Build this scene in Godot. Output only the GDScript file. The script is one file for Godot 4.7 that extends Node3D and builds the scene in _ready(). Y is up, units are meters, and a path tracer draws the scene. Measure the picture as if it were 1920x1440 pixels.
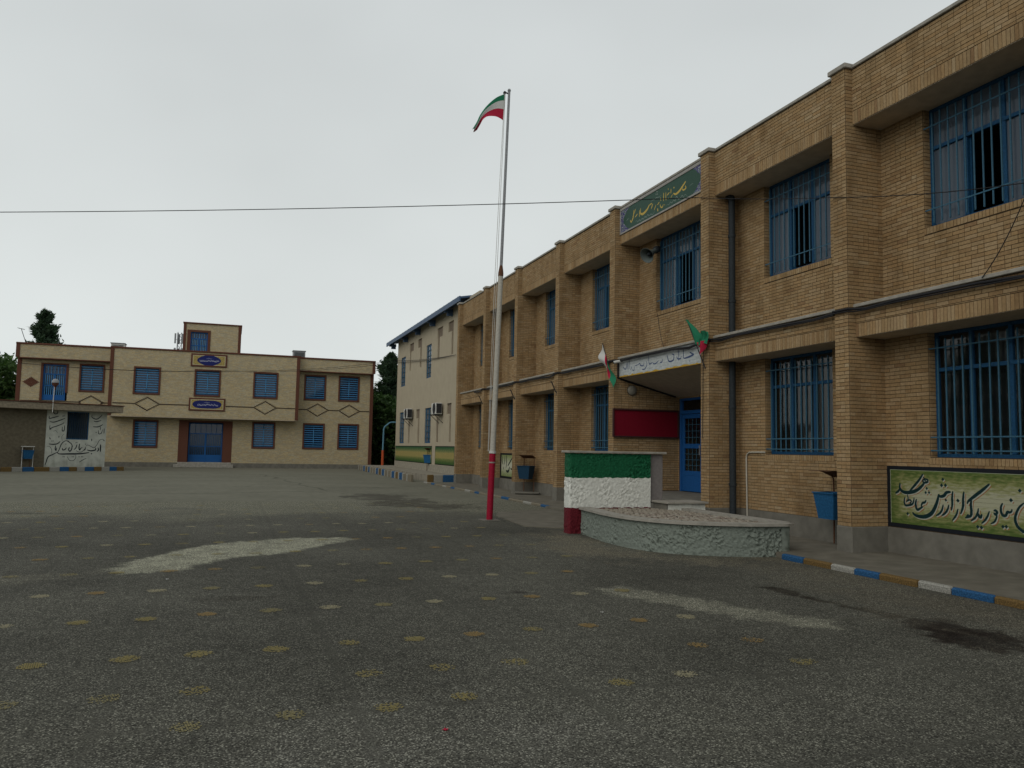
extends Node3D
# A school yard under an overcast sky: long brick school on the right, flagpole and platform before its entrance,
# plastered block and two-storey brick block behind, kiosk on the left. Metres, y up; the yard's surface is y = 0.

var rng := RandomNumberGenerator.new()
var cam: Camera3D
var M := {}                                     # materials by name
var taken := {}                                 # top-level names in use

func _ready():
	rng.seed = 20240611
	# ---- camera
	cam = Camera3D.new(); cam.name = "camera"; add_child(cam)
	cam.position = Vector3(0, 1.6, 0)
	cam.rotation_degrees = Vector3(4.67, -19.17, 1.07)
	cam.fov = 51.28; cam.near = 0.05; cam.far = 900.0; cam.current = true
	# ---- sky, sun, exposure
	var env := Environment.new()
	env.background_mode = Environment.BG_SKY
	env.sky = Sky.new(); env.sky.sky_material = overcast_sky()
	env.tonemap_mode = Environment.TONE_MAPPER_LINEAR
	env.tonemap_exposure = 1.0
	env.sdfgi_enabled = true; env.ssao_enabled = true; env.ssil_enabled = true
	var we := WorldEnvironment.new(); we.name = "environment"; we.environment = env; add_child(we)
	var sun := DirectionalLight3D.new(); sun.name = "sun"; add_child(sun)
	sun.light_energy = 0.32; sun.light_angular_distance = 50.0; sun.light_color = Color(1.0, 0.97, 0.93)
	sun.shadow_enabled = true
	sun.look_at_from_position(Vector3(-14, 13, 10), Vector3.ZERO)
	# ---- setting, buildings, things
	make_materials()
	yard()
	pavements()
	school()
	plaster_block()
	brick_block()
	kiosk()
	platform()
	flagpole()
	wall_things()
	bins()
	roof_things()
	wires()
	trees()
	litter()

func overcast_sky() -> PanoramaSkyMaterial:
	# air and cloud only: pale grey, a little darker overhead, soft cloud mottling all round
	var nz := FastNoiseLite.new(); nz.seed = 5; nz.noise_type = FastNoiseLite.TYPE_SIMPLEX_SMOOTH
	nz.frequency = 0.9; nz.fractal_octaves = 5
	var w := 512; var h := 256
	var im := Image.create(w, h, false, Image.FORMAT_RGBF)
	for y in h:
		var el := (0.5 - (y + 0.5) / h) * PI
		for x in w:
			var az := (x + 0.5) / w * TAU
			var d := Vector3(cos(el) * sin(az), sin(el), cos(el) * cos(az))
			var k := nz.get_noise_3dv(d * Vector3(1.7, 3.6, 1.7)) * 0.10
			var t := clampf(sin(maxf(el, 0.0)), 0.0, 1.0)
			var l := lerpf(0.785, 0.49, pow(t, 1.0)) * (1.0 + k)
			im.set_pixel(x, y, Color(l * 0.945, l * 1.0, l * lerpf(0.985, 1.03, t)))
	var m := PanoramaSkyMaterial.new(); m.panorama = ImageTexture.create_from_image(im)
	return m

# ---------------------------------------------------------------- mesh building
class MB:
	var v := PackedVector3Array()
	var n := PackedVector3Array()
	var u := PackedVector2Array()
	var ix := PackedInt32Array()
	var xf := Transform3D.IDENTITY               # applied to all that is added
	func quad(a: Vector3, b: Vector3, c: Vector3, d: Vector3, uv := PackedVector2Array()):
		a = xf * a; b = xf * b; c = xf * c; d = xf * d
		var k := v.size()
		var nn := (b - a).cross(d - a)
		if nn.length_squared() < 1e-14: nn = (c - b).cross(d - c)
		nn = nn.normalized()
		v.append_array([a, b, c, d]); n.append_array([nn, nn, nn, nn])
		if uv.size() == 4: u.append_array(uv)
		else: u.append_array([Vector2(0, 1), Vector2(1, 1), Vector2(1, 0), Vector2(0, 0)])
		ix.append_array([k, k + 2, k + 1, k, k + 3, k + 2])
	func tri(a: Vector3, b: Vector3, c: Vector3):
		a = xf * a; b = xf * b; c = xf * c
		var k := v.size()
		var nn := (b - a).cross(c - a).normalized()
		v.append_array([a, b, c]); n.append_array([nn, nn, nn])
		u.append_array([Vector2(0, 1), Vector2(1, 1), Vector2(0.5, 0)])
		ix.append_array([k, k + 2, k + 1])
	func box(lo: Vector3, hi: Vector3):
		var p := [Vector3(lo.x, lo.y, lo.z), Vector3(hi.x, lo.y, lo.z), Vector3(hi.x, hi.y, lo.z), Vector3(lo.x, hi.y, lo.z),
			Vector3(lo.x, lo.y, hi.z), Vector3(hi.x, lo.y, hi.z), Vector3(hi.x, hi.y, hi.z), Vector3(lo.x, hi.y, hi.z)]
		quad(p[4], p[5], p[6], p[7]); quad(p[1], p[0], p[3], p[2])
		quad(p[5], p[1], p[2], p[6]); quad(p[0], p[4], p[7], p[3])
		quad(p[7], p[6], p[2], p[3]); quad(p[0], p[1], p[5], p[4])
	func cbox(lo: Vector3, hi: Vector3, b: float):
		# box with chamfered edges
		var c := (lo + hi) / 2.0; var h := (hi - lo) / 2.0
		b = minf(b, minf(h.x, minf(h.y, h.z)) * 0.9)
		var i := h - Vector3(b, b, b)
		for s in [-1.0, 1.0]:
			var q := [[Vector3(s * h.x, -i.y, -i.z), Vector3(s * h.x, i.y, -i.z), Vector3(s * h.x, i.y, i.z), Vector3(s * h.x, -i.y, i.z)],
				[Vector3(-i.x, s * h.y, -i.z), Vector3(-i.x, s * h.y, i.z), Vector3(i.x, s * h.y, i.z), Vector3(i.x, s * h.y, -i.z)],
				[Vector3(-i.x, -i.y, s * h.z), Vector3(i.x, -i.y, s * h.z), Vector3(i.x, i.y, s * h.z), Vector3(-i.x, i.y, s * h.z)]]
			for f in q:
				if s > 0: quad(c + f[0], c + f[1], c + f[2], c + f[3])
				else: quad(c + f[3], c + f[2], c + f[1], c + f[0])
		for s in [-1.0, 1.0]:
			for t in [-1.0, 1.0]:
				face(c, [Vector3(s * h.x, t * i.y, -i.z), Vector3(s * h.x, t * i.y, i.z), Vector3(s * i.x, t * h.y, i.z), Vector3(s * i.x, t * h.y, -i.z)])
				face(c, [Vector3(s * h.x, -i.y, t * i.z), Vector3(s * h.x, i.y, t * i.z), Vector3(s * i.x, i.y, t * h.z), Vector3(s * i.x, -i.y, t * h.z)])
				face(c, [Vector3(-i.x, s * h.y, t * i.z), Vector3(i.x, s * h.y, t * i.z), Vector3(i.x, s * i.y, t * h.z), Vector3(-i.x, s * i.y, t * h.z)])
				for r in [-1.0, 1.0]:
					var a := Vector3(s * h.x, t * i.y, r * i.z); var d := Vector3(s * i.x, t * h.y, r * i.z); var e := Vector3(s * i.x, t * i.y, r * h.z)
					if (d - a).cross(e - a).dot(a + d + e) > 0: tri(c + a, c + d, c + e)
					else: tri(c + a, c + e, c + d)
	func face(c: Vector3, f: Array):
		if (f[1] - f[0]).cross(f[3] - f[0]).dot(f[0] + f[2]) > 0: quad(c + f[0], c + f[1], c + f[2], c + f[3])
		else: quad(c + f[3], c + f[2], c + f[1], c + f[0])
	func tube(pts: Array, r, sides := 8):
		# swept round bar with smooth normals; r is a number or one per point
		var k0 := v.size()
		var side := Vector3.ZERO
		for i in pts.size():
			var t: Vector3 = (pts[mini(i + 1, pts.size() - 1)] - pts[maxi(i - 1, 0)]).normalized()
			if side == Vector3.ZERO:
				side = t.cross(Vector3.UP if absf(t.y) < 0.9 else Vector3.RIGHT).normalized()
			side = (side - t * side.dot(t)).normalized()
			var up := side.cross(t)
			var rr: float = r[i] if r is Array else r
			for j in sides:
				var a := TAU * j / sides
				var d := side * cos(a) + up * sin(a)
				v.append(xf * (pts[i] + d * rr)); n.append((xf.basis * d).normalized()); u.append(Vector2(float(j) / sides, i))
		for i in pts.size() - 1:
			for j in sides:
				var a := k0 + i * sides + j; var b := k0 + i * sides + (j + 1) % sides
				ix.append_array([a, b, a + sides, b, b + sides, a + sides])
		for e in [0, pts.size() - 1]:
			var k := v.size()
			var t: Vector3 = (pts[1] - pts[0]).normalized() * -1.0 if e == 0 else (pts[-1] - pts[-2]).normalized()
			t = (xf.basis * t).normalized()
			for j in sides:
				v.append(v[k0 + e * sides + j]); n.append(t); u.append(Vector2.ZERO)
			for j in range(1, sides - 1):
				if e == 0: ix.append_array([k, k + j + 1, k + j])
				else: ix.append_array([k, k + j, k + j + 1])
	func lathe(prof: Array, seg := 24):
		# profile points (radius, height) turned round the y axis
		var k0 := v.size()
		for i in prof.size():
			var a: Vector2 = prof[maxi(i - 1, 0)]; var b: Vector2 = prof[mini(i + 1, prof.size() - 1)]
			var t := (b - a).normalized()
			for j in seg + 1:
				var w := TAU * j / seg
				v.append(xf * Vector3(prof[i].x * cos(w), prof[i].y, prof[i].x * sin(w)))
				n.append((xf.basis * Vector3(t.y * cos(w), -t.x, t.y * sin(w))).normalized())
				u.append(Vector2(float(j) / seg, float(i) / prof.size()))
		for i in prof.size() - 1:
			for j in seg:
				var a := k0 + i * (seg + 1) + j; var b := a + seg + 1
				ix.append_array([a, a + 1, b, a + 1, b + 1, b])
	func prism(poly: PackedVector2Array, y0: float, y1: float):
		# polygon (x, z) raised from y0 to y1
		var tr := Geometry2D.triangulate_polygon(poly)
		for i in range(0, tr.size(), 3):
			var a := poly[tr[i]]; var b := poly[tr[i + 1]]; var c := poly[tr[i + 2]]
			if (b - a).cross(c - a) > 0: var t := b; b = c; c = t
			tri(Vector3(a.x, y1, a.y), Vector3(b.x, y1, b.y), Vector3(c.x, y1, c.y))
			tri(Vector3(a.x, y0, a.y), Vector3(c.x, y0, c.y), Vector3(b.x, y0, b.y))
		var ccw := not Geometry2D.is_polygon_clockwise(poly)
		for i in poly.size():
			var a := poly[i]; var b := poly[(i + 1) % poly.size()]
			if ccw: quad(Vector3(b.x, y0, b.y), Vector3(a.x, y0, a.y), Vector3(a.x, y1, a.y), Vector3(b.x, y1, b.y))
			else: quad(Vector3(a.x, y0, a.y), Vector3(b.x, y0, b.y), Vector3(b.x, y1, b.y), Vector3(a.x, y1, a.y))
	func grid(nu: int, nv: int, f: Callable):
		# smooth surface f(s, t) -> Vector3, uv = (s, t)
		var k := v.size()
		for i in nu + 1:
			for j in nv + 1:
				var s := float(i) / nu; var t := float(j) / nv
				var e := 0.002
				var p: Vector3 = f.call(s, t)
				var ds: Vector3 = f.call(s + e, t) - f.call(s - e, t)
				var dt: Vector3 = f.call(s, t + e) - f.call(s, t - e)
				v.append(xf * p); n.append((xf.basis * ds.cross(dt)).normalized()); u.append(Vector2(s, t))
		for i in nu:
			for j in nv:
				var a := k + i * (nv + 1) + j; var b := a + nv + 1
				ix.append_array([a, a + 1, b, a + 1, b + 1, b])
	func mesh() -> ArrayMesh:
		var m := ArrayMesh.new(); var arr := []
		arr.resize(Mesh.ARRAY_MAX)
		arr[Mesh.ARRAY_VERTEX] = v; arr[Mesh.ARRAY_NORMAL] = n; arr[Mesh.ARRAY_TEX_UV] = u; arr[Mesh.ARRAY_INDEX] = ix
		m.add_surface_from_arrays(Mesh.PRIMITIVE_TRIANGLES, arr)
		return m

# ---------------------------------------------------------------- nodes
func numbered(called: String) -> String:
	taken[called] = taken.get(called, -1) + 1
	return called if taken[called] == 0 else "%s_%03d" % [called, taken[called]]

func thing(called: String, label: String, category: String, at := Vector3.ZERO, turn := 0.0, group := "") -> Node3D:
	var o := Node3D.new(); o.name = numbered(called); add_child(o)
	o.position = at; o.rotation.y = turn
	tag(o, label, category, group)
	return o

func tag(o: Node, label: String, category: String, group := ""):
	o.set_meta("label", label); o.set_meta("category", category)
	if group != "": o.set_meta("group", group)

func part(parent: Node3D, called: String, what, material: Material, at := Vector3.ZERO) -> MeshInstance3D:
	# a mesh in its parent's axes
	var o := MeshInstance3D.new(); o.name = called
	o.mesh = what.mesh() if what is MB else what
	o.material_override = material
	o.position = at
	if parent == self: o.name = numbered(called)
	parent.add_child(o, true)
	return o

func wpart(parent: Node3D, called: String, what, material: Material) -> MeshInstance3D:
	# a mesh given in world coordinates, put under a parent that stands elsewhere
	var o := part(parent, called, what, material)
	if parent != self: o.transform = parent.global_transform.affine_inverse()
	return o

func structure(o: Node) -> Node:
	o.set_meta("kind", "structure"); return o

func group_node(parent: Node3D, called: String, at := Vector3.ZERO) -> Node3D:
	var o := Node3D.new(); o.name = called; o.position = at; parent.add_child(o, true); return o

# ---------------------------------------------------------------- materials
func srgb(r: float, g: float, b: float, a := 1.0) -> Color:
	var c := Color(r, g, b).linear_to_srgb(); c.a = a; return c

func flat(r: float, g: float, b: float, rough := 0.85, metal := 0.0) -> StandardMaterial3D:
	var m := StandardMaterial3D.new()
	m.albedo_color = srgb(r, g, b); m.roughness = rough; m.metallic = metal; m.metallic_specular = 0.25
	return m

func noise_tex(seed_: int, freq: float, octaves: int, lo: Color, hi: Color, size := 512, type := FastNoiseLite.TYPE_SIMPLEX_SMOOTH, mid = null) -> NoiseTexture2D:
	var nz := FastNoiseLite.new(); nz.seed = seed_; nz.frequency = freq; nz.fractal_octaves = octaves; nz.noise_type = type
	if type == FastNoiseLite.TYPE_CELLULAR: nz.cellular_return_type = FastNoiseLite.RETURN_CELL_VALUE
	var t := NoiseTexture2D.new(); t.width = size; t.height = size; t.seamless = true; t.noise = nz
	var g := Gradient.new()
	g.offsets = PackedFloat32Array([0.0, 0.5, 1.0])
	g.colors = PackedColorArray([lo, mid if mid != null else lo.lerp(hi, 0.5), hi])
	t.color_ramp = g
	return t

func mottled(r: float, g: float, b: float, spread: float, metres: float, seed_: int, rough := 0.9, relief := 0.0, freq := 0.02, octaves := 5, stretch := Vector3.ONE) -> StandardMaterial3D:
	# a base colour with grain and patches, laid on in world space
	var m := StandardMaterial3D.new()
	m.albedo_texture = noise_tex(seed_, freq, octaves, srgb(r * (1.0 - spread), g * (1.0 - spread), b * (1.0 - spread)), srgb(r * (1.0 + spread), g * (1.0 + spread), b * (1.0 + spread)))
	m.uv1_triplanar = true; m.uv1_world_triplanar = true; m.uv1_scale = stretch / metres; m.uv1_triplanar_sharpness = 4.0
	m.roughness = rough; m.metallic_specular = 0.25
	if relief > 0.0:
		m.heightmap_enabled = true; m.heightmap_texture = m.albedo_texture; m.heightmap_scale = relief
	return m

func glass(alpha: float, r := 0.02, g := 0.03, b := 0.035, shine := 0.5) -> StandardMaterial3D:
	var m := StandardMaterial3D.new()
	m.transparency = BaseMaterial3D.TRANSPARENCY_ALPHA
	m.albedo_color = srgb(r, g, b, alpha); m.roughness = 0.05; m.metallic_specular = shine
	return m

const TONES := [[0.368, 0.254, 0.134], [0.390, 0.274, 0.150], [0.345, 0.235, 0.122], [0.378, 0.252, 0.128], [0.412, 0.296, 0.168], [0.318, 0.210, 0.108], [0.390, 0.280, 0.160], [0.356, 0.254, 0.140], [0.290, 0.185, 0.098], [0.430, 0.325, 0.195]]
var brick_mats := []
var brick_copy_mat: StandardMaterial3D

func make_materials():
	var grain := noise_tex(3, 0.03, 5, srgb(0.70, 0.69, 0.68), srgb(1, 1, 1), 512)
	for t in TONES:
		var m := flat(t[0], t[1], t[2], 0.9)
		m.albedo_texture = grain; m.uv1_triplanar = true; m.uv1_world_triplanar = true; m.uv1_scale = Vector3.ONE / 0.9
		brick_mats.append(m)
	var grime := noise_tex(6, 0.006, 6, srgb(0.62, 0.59, 0.55), srgb(1, 1, 1), 512, FastNoiseLite.TYPE_SIMPLEX_SMOOTH, srgb(0.97, 0.965, 0.95))
	brick_copy_mat = flat(1, 1, 1, 0.9)
	brick_copy_mat.vertex_color_use_as_albedo = true
	brick_copy_mat.albedo_texture = grain; brick_copy_mat.uv1_triplanar = true; brick_copy_mat.uv1_world_triplanar = true; brick_copy_mat.uv1_scale = Vector3.ONE / 0.9
	for m in brick_mats + [brick_copy_mat]:         # weather stains over many bricks
		m.detail_enabled = true; m.detail_blend_mode = BaseMaterial3D.BLEND_MODE_MUL; m.detail_albedo = grime; m.detail_uv_layer = BaseMaterial3D.DETAIL_UV_2
		m.uv2_triplanar = true; m.uv2_world_triplanar = true; m.uv2_scale = Vector3(1.0 / 3.6, 1.0 / 8.5, 1.0 / 3.6)
	M.mortar = mottled(0.085, 0.062, 0.04, 0.25, 0.8, 11)
	M.concrete = mottled(0.150, 0.143, 0.122, 0.22, 2.2, 12, 0.92, 0.3, 0.012, 6)
	M.pavement = mottled(0.135, 0.125, 0.100, 0.24, 3.1, 13, 0.92, 0.3, 0.012, 6)
	M.coping = mottled(0.285, 0.27, 0.235, 0.2, 1.3, 14, 0.85, 0.2, 0.015, 5)
	M.soffit = mottled(0.46, 0.39, 0.30, 0.14, 2.5, 15)
	M.interior = flat(0.22, 0.21, 0.19)
	M.blue_frame = mottled(0.016, 0.076, 0.165, 0.3, 0.5, 16, 0.55)
	M.bar = mottled(0.040, 0.110, 0.165, 0.35, 0.3, 17, 0.5)
	M.door_blue = mottled(0.014, 0.088, 0.27, 0.14, 0.7, 18, 0.45)
	M.pane_dark = glass(0.12)
	M.pane_blue = glass(0.72, 0.115, 0.145, 0.185, 0.3)
	M.pane_white = glass(0.8, 0.33, 0.37, 0.40)
	M.pipe = mottled(0.028, 0.034, 0.038, 0.25, 0.6, 19, 0.6)
	M.white_pipe = mottled(0.42, 0.40, 0.34, 0.15, 0.3, 20, 0.6)
	M.cable = flat(0.018, 0.018, 0.02, 0.6)
	M.black_metal = flat(0.03, 0.03, 0.032, 0.55)
	M.rust = mottled(0.12, 0.06, 0.035, 0.35, 0.3, 21, 0.85)
	M.maroon = mottled(0.15, 0.006, 0.016, 0.10, 0.8, 22, 0.5)
	M.kerb_blue = mottled(0.022, 0.082, 0.185, 0.6, 0.4, 23, 0.85, 0.5, 0.03, 5)
	M.kerb_yellow = mottled(0.14, 0.09, 0.034, 0.6, 0.4, 24, 0.85, 0.5, 0.03, 5)
	M.kerb_white = mottled(0.27, 0.265, 0.235, 0.55, 0.4, 25, 0.85, 0.5, 0.03, 5)
	M.kerb_bare = mottled(0.17, 0.15, 0.11, 0.3, 0.5, 26, 0.9, 0.5, 0.03, 5)
	M.bin_blue = mottled(0.016, 0.085, 0.19, 0.25, 0.5, 27, 0.5)
	M.bin_dark = mottled(0.012, 0.04, 0.075, 0.25, 0.5, 37, 0.5)
	M.pavement_pale = mottled(0.235, 0.215, 0.172, 0.2, 3.1, 38, 0.92, 0.3, 0.012, 6)
	M.plinth_pale = mottled(0.27, 0.25, 0.20, 0.2, 2.1, 39, 0.92)
	M.white_metal = mottled(0.50, 0.50, 0.47, 0.12, 0.6, 28, 0.6)
	M.grey_metal = mottled(0.24, 0.25, 0.26, 0.2, 0.5, 29, 0.45, 0.0)
	M.plaster = mottled(0.37, 0.325, 0.24, 0.06, 4.0, 30, 0.92, 0.15, 0.012, 5)
	M.roof_blue = mottled(0.055, 0.095, 0.165, 0.2, 2.0, 31, 0.5)
	M.slot_shade = mottled(0.17, 0.135, 0.10, 0.2, 1.0, 32)
	M.leaf_pine = [leaf(0.030, 0.052, 0.030), leaf(0.022, 0.040, 0.024), leaf(0.038, 0.062, 0.036)]
	M.leaf_broad = [leaf(0.040, 0.075, 0.026), leaf(0.030, 0.058, 0.020), leaf(0.055, 0.095, 0.034)]
	M.bark = mottled(0.09, 0.07, 0.05, 0.3, 0.5, 33)
	M.paint_green = mottled(0.010, 0.095, 0.042, 0.4, 0.5, 34, 0.6)
	M.paint_white = mottled(0.62, 0.63, 0.58, 0.12, 0.6, 35, 0.85)
	M.paint_red = mottled(0.115, 0.013, 0.020, 0.45, 0.4, 36, 0.7)
	M.cloth_green = cloth(0.02, 0.16, 0.085); M.cloth_white = cloth(0.55, 0.55, 0.53); M.cloth_red = cloth(0.38, 0.02, 0.05); M.cloth_grey = cloth(0.3, 0.3, 0.3)

func cloth(r: float, g: float, b: float) -> StandardMaterial3D:
	var m := mottled(r, g, b, 0.12, 0.3, 40, 0.9)
	m.backlight_enabled = true; m.backlight = srgb(r * 0.5, g * 0.5, b * 0.5)
	m.cull_mode = BaseMaterial3D.CULL_DISABLED
	return m

func leaf(r: float, g: float, b: float) -> StandardMaterial3D:
	var m := flat(r, g, b, 0.7)
	m.cull_mode = BaseMaterial3D.CULL_DISABLED
	m.backlight_enabled = true; m.backlight = srgb(r * 0.6, g * 0.8, b * 0.4)
	return m

# ---------------------------------------------------------------- painted panels (lettering is flat print)
class Canvas:
	var w: int
	var h: int
	var mm: float                                # millimetres per pixel
	var d := PackedByteArray()
	func _init(width_m: float, height_m: float, mm_: float):
		mm = mm_; w = int(width_m * 1000 / mm); h = int(height_m * 1000 / mm)
		d.resize(w * h * 3)
	func put(x: int, y: int, c: Color, a := 1.0):
		if x < 0 or y < 0 or x >= w or y >= h: return
		var k := (y * w + x) * 3
		d[k] = int(lerpf(d[k], c.r * 255.0, a)); d[k + 1] = int(lerpf(d[k + 1], c.g * 255.0, a)); d[k + 2] = int(lerpf(d[k + 2], c.b * 255.0, a))
	func fill(c: Color):
		for y in h:
			for x in w: put(x, y, c)
	func rect(x0: float, y0: float, x1: float, y1: float, c: Color):
		for y in range(maxi(0, int(y0 / mm)), mini(h, int(y1 / mm))):
			for x in range(maxi(0, int(x0 / mm)), mini(w, int(x1 / mm))): put(x, y, c)
	func disc(p: Vector2, r: float, c: Color):
		var q := p / mm; var s := maxf(r / mm, 0.5)
		for y in range(int(q.y - s - 1), int(q.y + s + 2)):
			for x in range(int(q.x - s - 1), int(q.x + s + 2)):
				var e := s + 0.5 - Vector2(x, y).distance_to(q)
				if e > 0: put(x, y, c, minf(e, 1.0))
	func diamond(p: Vector2, r: float, c: Color):
		var q := p / mm; var s := r / mm
		for y in range(int(q.y - s - 1), int(q.y + s + 2)):
			for x in range(int(q.x - s - 1), int(q.x + s + 2)):
				var e := s + 0.5 - absf(x - q.x) - absf(y - q.y)
				if e > 0: put(x, y, c, minf(e, 1.0))
	func strokes(list: Array, c: Color, off := Vector2.ZERO, fat := 1.0, gain := 0.0):
		for s in list:
			var wd: float = s[0]
			var p := []
			for i in range(1, s.size(), 2): p.append(Vector2(s[i], s[i + 1]) + off)
			if wd < 0 or p.size() == 1:
				diamond(p[0], absf(wd) * 0.62 * fat + gain, c); continue
			var total := 0.0
			for i in p.size() - 1: total += p[i].distance_to(p[i + 1])
			var run := 0.0
			for i in p.size() - 1:
				var a: Vector2 = p[maxi(i - 1, 0)]; var b: Vector2 = p[i]; var e: Vector2 = p[i + 1]; var f: Vector2 = p[mini(i + 2, p.size() - 1)]
				var l := b.distance_to(e)
				var steps := maxi(2, int(l / maxf(wd * 0.2, mm)))
				for k in steps:
					var t := float(k) / steps
					var q := b.cubic_interpolate(e, a, f, t)
					var g := (run + l * t) / maxf(total, 1.0)
					disc(q, wd * 0.5 * fat * (0.30 + 0.70 * sqrt(maxf(0.0, sin(PI * clampf(g, 0.0, 1.0))))) + gain, c)
				run += l
	func image() -> Image:
		return Image.create_from_data(w, h, false, Image.FORMAT_RGB8, d)
	func material(rough := 0.8) -> StandardMaterial3D:
		var m := StandardMaterial3D.new()
		m.albedo_texture = ImageTexture.create_from_image(image()); m.roughness = rough
		m.texture_repeat = false; m.metallic_specular = 0.25
		return m

func course_panel(x: float, z0: float, z1: float, y0: float, y1: float, pitch := 0.0605) -> MB:
	# the face of painted brick courses looking along -x: proud strips with recessed joints between them
	var m := MB.new()
	var y := y0
	var f := func(z: float, yy: float) -> Vector2: return Vector2((z - z0) / (z1 - z0), (y1 - yy) / (y1 - y0))
	while y < y1 - 0.004:
		var t := minf(y + pitch - 0.006, y1)
		var xx := x + rng.randf_range(-0.0015, 0.0015)
		m.quad(Vector3(xx, y, z0), Vector3(xx, y, z1), Vector3(xx, t, z1), Vector3(xx, t, z0), PackedVector2Array([f.call(z0, y), f.call(z1, y), f.call(z1, t), f.call(z0, t)]))
		if t < y1:
			m.quad(Vector3(xx, t, z0), Vector3(xx, t, z1), Vector3(x + 0.012, t, z1), Vector3(x + 0.012, t, z0), PackedVector2Array([f.call(z0, t), f.call(z1, t), f.call(z1, t), f.call(z0, t)]))
			var t2 := minf(t + 0.006, y1)
			m.quad(Vector3(x + 0.004, t, z0), Vector3(x + 0.004, t, z1), Vector3(x + 0.004, t2, z1), Vector3(x + 0.004, t2, z0), PackedVector2Array([f.call(z0, t), f.call(z1, t), f.call(z1, t2), f.call(z0, t2)]))
		y += pitch
	return m

func wall_cells(m: MB, along_z: bool, p0: float, p1: float, u0: float, u1: float, y0: float, y1: float, holes: Array):
	# wall between planes p0 and p1 with rectangular openings [ua, ub, ya, yb]; openings run right through
	var us := [u0, u1]; var ys := [y0, y1]
	for h in holes:
		for a in [h[0], h[1]]:
			if a > u0 and a < u1 and not us.has(a): us.append(a)
		for a in [h[2], h[3]]:
			if a > y0 and a < y1 and not ys.has(a): ys.append(a)
	us.sort(); ys.sort()
	for i in us.size() - 1:
		var start := -1.0
		for j in ys.size():
			var open_cell := j == ys.size() - 1
			if not open_cell:
				var cu: float = (us[i] + us[i + 1]) / 2.0; var cy: float = (ys[j] + ys[j + 1]) / 2.0
				for h in holes:
					if cu > h[0] and cu < h[1] and cy > h[2] and cy < h[3]: open_cell = true
			if open_cell:
				if start >= 0.0:
					var lo := Vector3(p0, start, us[i]) if along_z else Vector3(us[i], start, p0)
					var hi := Vector3(p1, ys[j], us[i + 1]) if along_z else Vector3(us[i + 1], ys[j], p1)
					m.box(lo, hi)
				start = -1.0
			elif start < 0.0: start = ys[j]
# lettering: each stroke is [width (minus: a diamond dot of that half-size), x, y, ...] in millimetres from the upper left corner of its panel
const STROKES_MURAL := [
	[24,720,121,643,215,551,306,458,391], [17,723,164,752,190,805,204,804,235,760,249,717,235,727,203,780,229], [33,755,241,690,308,589,376,468,411,366,417,294,392,264,345,271,279], [23,264,361,237,403,178,439],
	[21,364,493,347,559,366,614,422,614,504,589,535,531,541,490], [13,416,450,424,522,382,565], [15,403,555,455,528,484,550,453,592], [-26,410,744],
	[24,586,511,569,576,582,647,611,668,661,641,701,622], [-24,686,619], [21,672,600,702,559,742,548,767,515], [-24,786,334],
	[-24,765,398], [-23,828,394], [30,1210,365,1142,377,1095,425,1029,441,1007,415], [37,1002,415,981,494,931,605,862,703,755,759,638,769,549,752,510,720],
	[-26,1082,185], [-29,1058,274], [-29,1127,271], [-23,1127,488],
	[20,1077,560,1056,634,1013,691,946,731], [21,1177,557,1152,627,1105,684,1049,719], [23,1251,355,1239,447,1236,545,1220,629], [-30,1336,482],
	[19,1332,606,1303,690,1233,775], [25,1440,351,1427,445,1421,549,1397,625,1374,668], [29,1857,220,1756,301,1645,380,1567,436,1514,476,1491,514], [27,1566,454,1551,525,1557,613,1546,680,1490,706,1455,717],
	[-33,1499,691], [20,1672,571,1657,634,1617,703,1548,753], [25,1657,634,1685,683,1710,688,1723,650], [19,1844,598,1817,664,1774,725,1719,774],
	[-28,1655,827], [-28,1713,832], [24,1917,585,1941,576,1964,602,1939,633,1916,613], [17,1960,610,1954,674,1920,734,1863,764],
	[24,2052,472,2026,527,2028,597,2058,637,2097,630,2122,583,2152,587,2184,571,2189,543], [-29,2181,421], [-27,2048,789], [-27,2099,784],
	[25,2369,447,2300,507,2251,593,2234,671,2261,758,2326,814,2356,824,2445,802,2520,727,2552,630], [-28,2315,285]]
const STROKES_BANNER := [
	[23,3402,175,3517,224,3555,243,3402,269,3207,286,3147,274], [17,3137,50,3137,273], [-17,3402,368], [17,3047,221,3028,273,2906,271,2855,212],
	[13,2946,-4,2937,317], [11,2865,30,2966,36], [11,2896,119,2987,119], [20,2638,135,2721,155,2732,221,2701,283,2512,286,2426,134],
	[-13,2700,65], [16,2221,202,2200,267,2101,279], [-13,2113,381], [-13,2168,386],
	[16,2034,228,1901,282,1787,272,1764,224], [-11,1865,132], [-11,1922,132], [16,1741,244,1603,266,1568,210],
	[12,1559,43,1561,227], [-13,1604,375], [-13,1662,374], [16,1451,182,1463,287,1346,369,1226,358],
	[16,1320,181,1297,271,1153,258,1104,206,1006,232], [12,1006,227,858,242], [12,833,252,809,345,709,324], [12,620,328,708,240],
	[15,565,34,530,296], [15,463,121,452,277], [17,399,139,374,270,270,261], [15,229,208,296,276]]
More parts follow.
